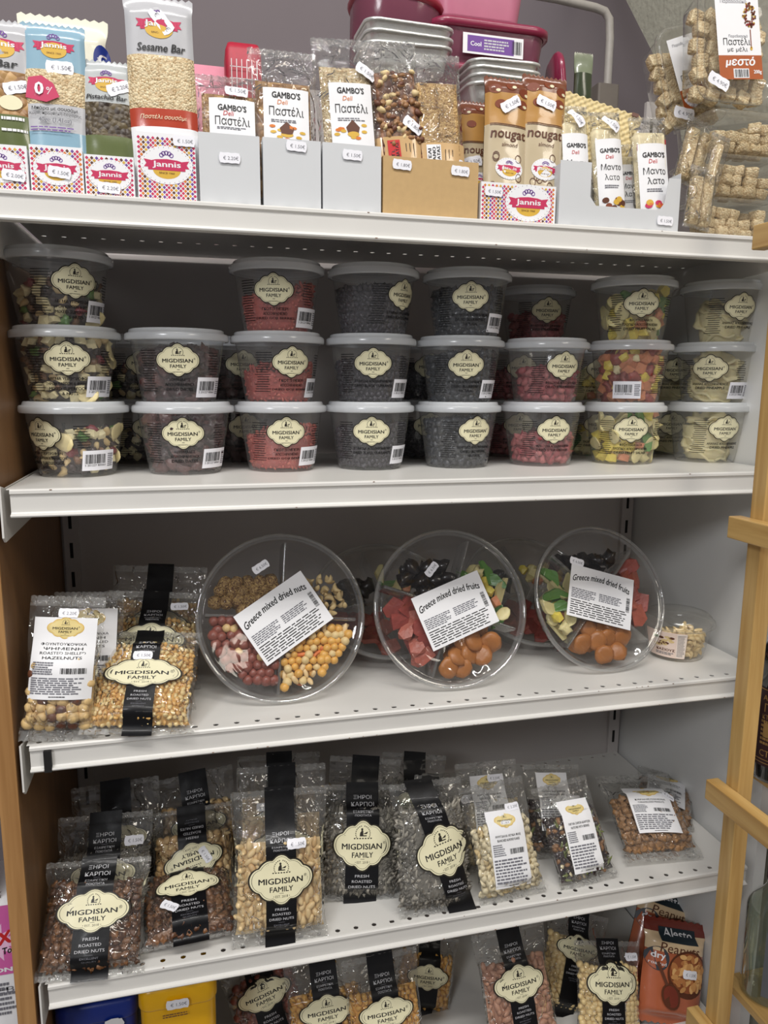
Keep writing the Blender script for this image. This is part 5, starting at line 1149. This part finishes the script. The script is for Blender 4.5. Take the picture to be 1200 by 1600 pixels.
# white nougat (mandolato) bars
def mando(label, px, top, W, seed, dx, yb=.036, dy=.015, redtop=False, tag=None, fruit=False):
    M, L = place(px, top, W, dy, yb, dx); o = thing('white_nougat_bar', label, 'snack bar', M); bg = Bag(W, L, .022, .90, seed, .03, pinch=.03); mb = MB(); w = W * .43
    for sg, dd in ((1, .009), (-1, .008)): mb.grid(lambda a, q: Vector((a * w, -sg * dd * (1 if abs(a) < .99 and 0 < q < 1 else 0), L * (.03 + .84 * q))), [-1 + 2 * i / 10 for i in range(11)], [i / 20 for i in range(21)], mat('nougat_block', (232, 218, 180), .5, var=.08, nscale=120, bump=.4))
    mb.build('bar', o); bg.film_mesh(o, nu=18, nv=26); mb = MB(); d = D(mb, bg.fn, .0009, .0002); lw, lh = W * .80, L * .70; d.at(0, L * .40); d.rect(0, 0, lw, lh, M_white, 8, 8); d.up(2)
    if redtop: d.poly([(-lw / 2, lh * .42), (lw / 2, lh * .50), (lw / 2, lh * .56), (-lw / 2, lh * .50)], M_redp)
    d.text("GAMBO'S", 0, lh * .36, lw * .74, M_black, h=lw * .15, bold=.03); d.text('Deli', -lw * .05, lh * .28, lw * .28, M_red, shear=.2); d.text('Μαντο', 0, lh * .16, lw * .76, M_black, h=lw * .20); d.text('λατο', lw * .02, lh * .04, lw * .58, M_black, h=lw * .20); d.lines(-lw * .3, -lh * .10, lw * .6, lh * .05, 2, M_grey); r = random.Random(seed)
    d.rect(0, -lh * .42, lw, lh * .16, M_cream, 4, 2); d.up()
    for i in range(10): d.ell(lw * r.uniform(-.36, .4), -lh * r.uniform(.22, .34), lw * .12, lh * .035, (M_orange, M_gold, M_mag)[i % 3] if fruit else (M_brown, M_choc2, M_gold)[i % 3], 10); d.up(.2)
    d.barcode(lw * .12, -lh * .44, lw * .5, lh * .06, M_black, 14); mb.build('white_label', o)
    if tag: price_tag(o, lambda a, b, h: bg.fn(a, b, h + .001), tag[0] * W, tag[1] * L, .024, tag[2], '€ 1.50€')
M_redp = mat('deep_red_print', (150, 24, 30), .4, var=0)
mando('white nougat bar at the left of the notched carton, against the nougat wrappers', 892, 166, .046, 90, .006, tag=(.05, .88, radians(-55)))
mando('white nougat bar with a nut picture, in the middle of the notched carton', 942, 176, .048, 91, .012, tag=(.1, .88, radians(-42)), yb=.034)
mando('white nougat bar peeking out between the two labelled ones', 972, 226, .042, 92, .010, yb=.064, fruit=True)
mando('white nougat bar with a red stripe, rightmost in the notched carton', 1010, 184, .056, 93, .012, redtop=True, fruit=True, yb=.034)
# waffle packet: quilted slab leaning behind the nougat
a = P(876, 143, y=.13); b = P(1003, 188, y=.09); U = (b - a).normalized(); ln = (b - a).length; Vv = Vector((0, .2, 1)); Vv = (Vv - U * U.dot(Vv)).normalized(); N = U.cross(Vv); H = .085; O = (a + b) / 2 - Vv * H
M = Matrix(((U.x, -N.x, Vv.x, O.x), (U.y, -N.y, Vv.y, O.y), (U.z, -N.z, Vv.z, O.z), (0, 0, 0, 1)))
o = thing('wafer_packet', 'yellow quilted wafer packet lying slanted behind the white nougat bars', 'packet', M); mb = MB(); gy = mat('wafer_yellow', (214, 194, 142), .45, var=.06, bump=.2, coat=.3)
for sg in (1, -1): mb.grid(lambda x, z: Vector((x, -sg * (.009 + .0018 * sin(x * 620) * sin(z * 620)) * (1 if abs(x) < ln / 2 - .001 and 0 < z < H else 0), z)), [-ln / 2 + ln * i / 90 for i in range(91)], [H * i / 56 for i in range(57)], gy)
mb.build('wafer', o); mb = MB(); mb.box((ln * .36, -.0125, H - .006), (ln * .44, -.0115, H - .001), M_brown); mb.build('print_mark', o)

# foil trays, stacked upside-up behind the bars
M_foil = mat('foil', (226, 226, 222), .34, metal=.55, var=.03, bump=.5, bscale=120)
def rrect(w, d, z, rad, n=6, flute=0.0, k=4):
    pts = []
    for (sx, sy, a0) in ((1, 1, 0), (-1, 1, 90), (-1, -1, 180), (1, -1, 270)):
        for i in range(n + 1): t = radians(a0 + 90 * i / n); pts.append((sx * (w / 2 - rad) + rad * cos(t), sy * (d / 2 - rad) + rad * sin(t), z))
    out = []
    for i in range(len(pts)):
        a, b = pts[i], pts[(i + 1) % len(pts)]; L = sqrt((a[0] - b[0]) ** 2 + (a[1] - b[1]) ** 2); m = 20 if i % (n + 1) == n else 1
        for j in range(m): t = j / m; out.append((a[0] + (b[0] - a[0]) * t, a[1] + (b[1] - a[1]) * t, z))
    if flute:
        out = [(x * (1 + flute * (1 if i % 2 else -1)), y * (1 + flute * (1 if i % 2 else -1)), z) for i, (x, y, z) in enumerate(out)]
    return out
def foil_proto(w, d, h):
    n = None; mb = MB(); loops = []
    base = rrect(w, d, 0, .02); 
    def sc(k, z, fl=0): return [(x * k * (1 + fl * (1 if i % 2 else -1)), y * k * (1 + fl * (1 if i % 2 else -1)), z) for i, (x, y, _) in enumerate(base)]
    mb.loft([sc(1.0, h), sc(1.02, h + .002), sc(1.045, h + .0015), sc(1.05, h - .001), sc(1.035, h - .0025), sc(1.0, h - .001), sc(.97, h - .003, .004), sc(.90, .012, .006), sc(.88, .004, .004), sc(.80, .001), sc(.4, .001)], M_foil, True, False, True)
    return mb.mesh('foil_tray')
def foils(cx, top, y, w, d, h, n, pitch, labels, tilt=0.0):
    q = P(cx, top, y=y); me = foil_proto(w, d, h)
    for i in range(n):
        o = bpy.data.objects.new('foil_tray', me); COL.objects.link(o); o.location = (q.x, q.y + d / 2, q.z - h - (n - 1 - i) * pitch); o.rotation_euler = (tilt, .012 * ((i * 7) % 3 - 1), .03 * ((i * 5) % 3 - 1)); tagm(o, labels[i], 'foil tray', 'foil trays behind the bars')
foils(643, 32, .17, .125, .10, .032, 3, .0135, ['lowest foil tray of the tall stack behind the sesame and walnut bars', 'middle foil tray of the tall stack behind the sesame and walnut bars', 'top foil tray of the stack behind the sesame and walnut bars'], .08)
foils(795, 92, .15, .105, .09, .026, 4, .010, ['lowest foil tray of the stack behind the nougat bars', 'second lowest foil tray of the stack behind the nougat bars', 'third foil tray up in the stack behind the nougat bars', 'top foil tray of the stack behind the nougat bars'], .08)
# pink boxes with red lids
M_pinkp = film('pink_box_plastic', tint=(.74, .36, .44), rough=.2, haze=.62, hcol=(.40, .13, .20), bump=.05, gain=1.2); M_lidr = mat('raspberry_lid', (138, 40, 70), .3, var=.02, coat=.2); M_pale = mat('pale_pink_box', (196, 118, 142), .4, var=.03)
def pbox(label, cx, top, y, w, d, H, m, rot=0.0, lid=True, lab=False):
    q = P(cx, top, y=y); o = thing('storage_box', label, 'storage box', Matrix.Translation((q.x, y + d / 2, q.z - H)) @ Matrix.Rotation(rot, 4, 'Z')); mb = MB()
    mb.loft([rrect(w * .86, d * .86, 0, .02), rrect(w * .88, d * .88, .004, .022), rrect(w * .97, d * .97, H - .012, .025)], m, True, True); mb.build('body', o)
    mb = MB(); mb.loft([rrect(w * .98, d * .98, H - .013, .026), rrect(w * 1.04, d * 1.04, H - .012, .028), rrect(w * 1.05, d * 1.05, H - .003, .03), rrect(w * 1.0, d * 1.0, H, .028), rrect(w * .9, d * .9, H - .002, .024)], M_lidr if lid else m, True, False, True); mb.build('lid', o)
    if lab:
        mb = MB(); dd = D(mb, lambda x, z, h: Vector((x, -d * .485 - h - .001, z)), .0012, .0002).at(w * .0, H * .52); dd.rect(0, 0, w * .52, .028, M_white, 2, 2); dd.up(); dd.rect(-.004, 0, w * .40, .022, M_purple, 2, 2); dd.up(); dd.text('Cool', -w * .15, 0, w * .09, M_white, bold=.02); dd.lines(-w * .08, -.008, w * .22, .016, 4, M_silver); dd.barcode(w * .20, 0, w * .08, .018, M_black, 10); mb.build('box_label', o)
    return o
pbox('wide pink storage box with a purple label, upper middle behind the foil', 772, 32, .22, .185, .14, .072, M_pinkp, lab=True)
pbox('pale pink box stacked on top of the labelled pink box, cut off at the top', 756, -52, .23, .150, .12, .068, M_pale, lid=False)
pbox('pink storage box under the labelled one, mostly hidden by foil trays', 745, 100, .21, .185, .14, .12, M_pinkp)
q = P(618, 12, y=.28); o = thing('food_container', 'red rounded lid sticking out above the foil trays, left of the pink boxes', 'lid', Matrix.Translation((q.x, q.y, q.z - .012)) @ Matrix.Rotation(.10, 4, 'Y')); mb = MB(); mb.loft([rrect(.14, .12, 0, .05), rrect(.145, .125, .006, .052), rrect(.14, .12, .012, .05), rrect(.12, .10, .010, .045)], mat('red_lid_plastic', (140, 32, 50), .3, coat=.2), True, True, True); mb.build('cover', o); mb = MB(); mb.loft([rrect(.118, .098, -.11, .042), rrect(.136, .116, 0, .049)], M_pinkp, True, True, False); mb.build('body', o)
q = P(880, 70, y=.20); o = thing('food_container', 'raspberry lidded container standing on edge right of the foil trays', 'container', Matrix.Translation((q.x + .002, q.y + .03, q.z - .075)) @ Matrix.Rotation(1.45, 4, 'Y') @ Matrix.Rotation(.25, 4, 'X')); mb = MB(); mb.loft([rrect(.13, .10, 0, .03), rrect(.135, .105, .005, .032), rrect(.13, .10, .010, .03)], M_lidr, True, True, True); mb.build('cover', o)
M, L = place(912, 84, .05, .01, .22, .0); o = thing('green_packet', 'small clear packet with a dark green panel, right of the raspberry lid', 'packet', M); bg = Bag(.032, L, .012, .9, 95, .04); pouch(o, bg, [(0, .5, gloss('sage', (92, 104, 80))), (.5, .90, gloss('dark_green', (56, 66, 44))), (.90, 1, gloss('sage2', (120, 128, 104)))])
q = P(376, 78, y=.17); o = thing('red_mesh_bag', 'red mesh pack behind the plain white cartons', 'pack', Matrix.Translation((q.x + .002, q.y, Z1 + .0005))); H = q.z - Z1; mb = MB(); mb.loft([rrect(.046, .05, 0, .006), rrect(.048, .056, H * .6, .008), rrect(.046, .05, H * .96, .007), rrect(.040, .04, H, .006)], mat('red_mesh', (176, 32, 56), .5, var=.1, nscale=200), True, True, True); mb.build('body', o)
mb = MB(); d = D(mb, lambda x, z, h: Vector((x, -.0285 - h, z)), .0006)
for i in range(6): d.rect(-.016 + i * .0065, H * .72, .0010, H * .36, M_white)
for j in range(6): d.rect(0, H * (.56 + j * .06), .036, .0008, M_white)
mb.build('net', o)
q = P(330, 108, y=.20); o = thing('pink_packet', 'pink packet tip showing between the sesame bar and the first white carton', 'packet', (q.x, q.y, Z1 + .0005)); H = q.z - Z1; mb = MB(); mb.loft([rrect(.09, .04, 0, .008), rrect(.10, .045, H * .7, .010), rrect(.085, .02, H, .006)], mat('pale_pink_pack', (226, 150, 168), .4, var=.05), True, True, True); mb.build('body', o)
# metal rack frame and grey bin in the corner behind
M_tube = mat('grey_tube', (176, 170, 162), .4)
pts = [P(800, -14, y=.62), P(870, -2, y=.62), P(930, 12, y=.62), P(945, 18, y=.62), P(952, 30, y=.62), P(953, 60, y=.62)]; pts.append(Vector((pts[-1].x + .0, .62, .30))); pts.append(Vector((pts[-1].x, .62, -1.2)))
mb = MB(); mb.tube([p - pts[-1] for p in pts], .0085, M_tube, 12); o = mb.build('tube_frame'); o.location = pts[-1]; tagm(o, 'grey metal tube frame standing in the corner behind the shelves', 'frame')
q = P(950, 132, y=.46); o = thing('grey_box', 'plain grey box in the corner behind the wafer packet', 'box', (q.x, .48, -1.2)); mb = MB(); mb.loft([rrect(.044, .05, 0, .004), rrect(.044, .05, q.z + 1.2, .004)], mat('warm_grey_box', (112, 104, 96), .6), False, True, True); mb.build('body', o)

# sesame sweets in clear tubs, right end
M_sq = cells('sesame_square', (232, 214, 174), (186, 156, 112), 420, dist=.0014)
_CK = {}
def sweets(o, w, d, h, seed, front=True):
    r = random.Random(seed); k = .0185
    me = _CK.get(0)
    if me is None: mb = MB(); v, f = ICO3; rr_ = random.Random(3); mb.add([Vector([(abs(c) ** .28) * (1 if c > 0 else -1) * k_ for c, k_ in zip(p_, (1, 1, .78))]) * (.0088 + .0007 * noise.noise(Vector(p_) * 3)) for p_ in v], f, M_sq, True); me = _CK[0] = mb.mesh('sesame_square')
    for j in range(3):
        for i in range(int(w / (k * 1.12))):
            if j == 2 and r.random() < .25: continue
            for dd in (0, 1):
                s = bpy.data.objects.new('sesame_square', me); COL.objects.link(s); s.parent = o
                s.matrix_local = Matrix.Translation((-w / 2 + k * .62 + i * k * 1.12 + r.uniform(-.002, .002), -d / 2 + k * .75 + dd * k * 1.2 + r.uniform(-.002, .002), .012 + j * .0135)) @ Matrix.Rotation(r.uniform(-.7, .7), 4, 'Z') @ Matrix.Rotation(r.uniform(-.35, .35), 4, 'X') @ Matrix.Scale(k * 56 * r.uniform(.9, 1.08), 4)
def cbox(name, label, w, d, h, M, seed, upright=False):
    o = thing(name, label, 'tub of sesame sweets', M); mb = MB(); b = rrect(w * .88, d * .88, 0, .014)
    def sc(kx, ky, z): return [(x * kx, y * ky, z) for x, y, _ in b]
    mb.loft([sc(.9, .9, .001), sc(1, 1, .002), sc(1.10, 1.10, h * .86)], F_box, True, True); mb.build('body', o)
    mb = MB(); mb.loft([sc(1.10, 1.10, h * .84), sc(1.17, 1.17, h * .85), sc(1.18, 1.18, h * .93), sc(1.12, 1.12, h * .97), sc(1.08, 1.08, h), sc(1.0, 1.0, h), sc(.96, .96, h * .97)], F_box, True, False, True); mb.build('lid', o)
    if not upright: sweets(o, w * .84, d * .84, h, seed)
    return o
bx = P(1160, 361, y=.03).x
for i, lb in enumerate(('lowest of three stacked clear tubs of sesame squares by the post', 'middle of three stacked clear tubs of sesame squares by the post', 'upper of three stacked clear tubs of sesame squares, under the labelled lid')):
    cbox('sweets_tub', lb, .128, .095, .056, Matrix.Translation((bx + .002 * i, .030 + .05, Z1 + .0004 + i * .0575)), 5 + i)
def label_tub(label, c, R, w, h, seed, full=True):
    """a tub standing on its side, its labelled lid facing out"""
    M = Matrix.Translation(c) @ R; o = thing('sweets_tub', label, 'tub of sesame sweets', M); b = rrect(w, h, 0, .022)
    def sc(k, y): return [(x * k, y, z2 * k + h / 2) for x, z2, _ in b]
    mb = MB(); mb.loft([sc(.96, .004), sc(.93, .02), sc(.88, .046), sc(.80, .048)], F_box, True, False, True); mb.build('body', o)
    mb = MB(); mb.loft([sc(.97, .006), sc(1.02, .004), sc(1.03, -.003), sc(.99, -.006), sc(.93, -.006), sc(.91, -.002), sc(.5, -.002)], F_box, True, False, True); mb.build('lid', o)
    r = random.Random(seed); me = _CK[0]
    for i in range(5):
        for j in range(6):
            s = bpy.data.objects.new('sesame_square', me); COL.objects.link(s); s.parent = o
            s.matrix_local = Matrix.Translation((-w * .38 + w * .76 * i / 4 + r.uniform(-.003, .003), .018 + r.uniform(0, .008), h * (.10 + .13 * j) + r.uniform(-.003, .003))) @ Matrix.Rotation(r.uniform(-.6, .6), 4, 'Y') @ Matrix.Rotation(pi / 2 + r.uniform(-.4, .4), 4, 'X') @ Matrix.Scale(1.08, 4)
    mb = MB(); fn = lambda x, z, hh: Vector((x, -.0025 - hh, z + h / 2)); d = D(mb, fn, .0005, .00015).at(w * .0, .006, radians(6)); lw, lh = w * .58, h * .72
    d.rect(0, 0, lw, lh, M_white, 2, 2); d.up(); d.rect(0, -lh * .36, lw, lh * .28, mat('rust_print', (168, 84, 34), .5), 2, 2); d.up(); d.text('Παραδοσιακό', -lw * .08, lh * .40, lw * .60, M_grey); d.text('Παραδοσιακό', -lw * .02, lh * .0, lw * .44, M_grey); d.text('Παστέλι', -lw * .06, -lh * .06, lw * .62, M_black, h=lh * .085); d.text('με μέλι', -lw * .05, -lh * .155, lw * .46, M_black, h=lh * .065)
    d.text('μεστό', 0, -lh * .30, lw * .66, M_white, h=lh * .12, bold=.03, shear=.2); d.rect(0, -lh * .43, lw * .36, lh * .11, M_white); d.up(); d.barcode(0, -lh * .43, lw * .32, lh * .09, M_black, 16); d.text('200g', lw * .38, -lh * .42, lw * .18, M_white, bold=.03)
    rr = random.Random(1); sp = (M_brown, M_choc2, M_gold, M_redp, F['hazelb'])
    for i in range(90):
        a = rr.uniform(0, 2 * pi); q = rr.uniform(.45, 1); x, y = lw * .27 + lw * .15 * q * cos(a), lh * .24 + lh * .15 * q * sin(a); d.ell(x, y, lw * .022, lw * .022, sp[i % 5], 6)
    d.rect(lw * .27, -lh * .03, lw * .022, lh * .22, M_choc2); d.ell(lw * .27, -lh * .14, lw * .03, lh * .025, M_gold, 8)
    mb.build('paper_label', o); price_tag(o, fn, -w * .26, -h * .36, .030, radians(-22), '€ 4.90€'); return o
q = P(1152, 158, y=.030); label_tub('clear tub of honey sesame sweets standing up on the stack, white and rust label', Vector((q.x, .032, Z1 + .0004 + 3 * .0575 + .0075)), Matrix.Rotation(-.10, 4, 'X'), .118, .155, 3)
q = P(1108, 194, y=.10); label_tub('second upright tub of sesame sweets, leaning left behind the labelled one', Vector((q.x - .012, .105, q.z)), Matrix.Rotation(-.26, 4, 'Y') @ Matrix.Rotation(-.05, 4, 'X'), .095, .135, 4)
# loose sesame bars in film next to the tubs
def filmbar(label, b, t, W, yb, dy, seed, n=2):
    B = P(b[0], b[1], y=yb); T = P(t[0], t[1], y=yb + dy); M, L = frame(B, T, 0); o = thing('sesame_bar_pack', label, 'snack bar', M); bg = Bag(W, L, .026, .84, seed, .06)
    for k in range(n):
        mb = MB(); x = (k - (n - 1) / 2) * W * .42; mb.loft([rrect(W * .34, .016, z, .004) for z in (L * .06, L * .3, L * .55, L * .80)], M_sq, True, True, True); mb.v = [Vector((p.x + x, p.y, p.z)) for p in mb.v]; mb.build('sesame_stick', o)
    bg.film_mesh(o, nu=18, nv=26)
filmbar('clear pack of sesame sticks standing by the stacked tubs', (1087, 358), (1100, 262), .042, .028, .010, 97)
filmbar('clear pack of sesame sticks leaning above the other one', (1072, 290), (1098, 190), .048, .060, .02, 98)
filmbar('flat clear pack poking up right of the notched carton', (1103, 300), (1128, 212), .030, .035, .005, 99, 1)
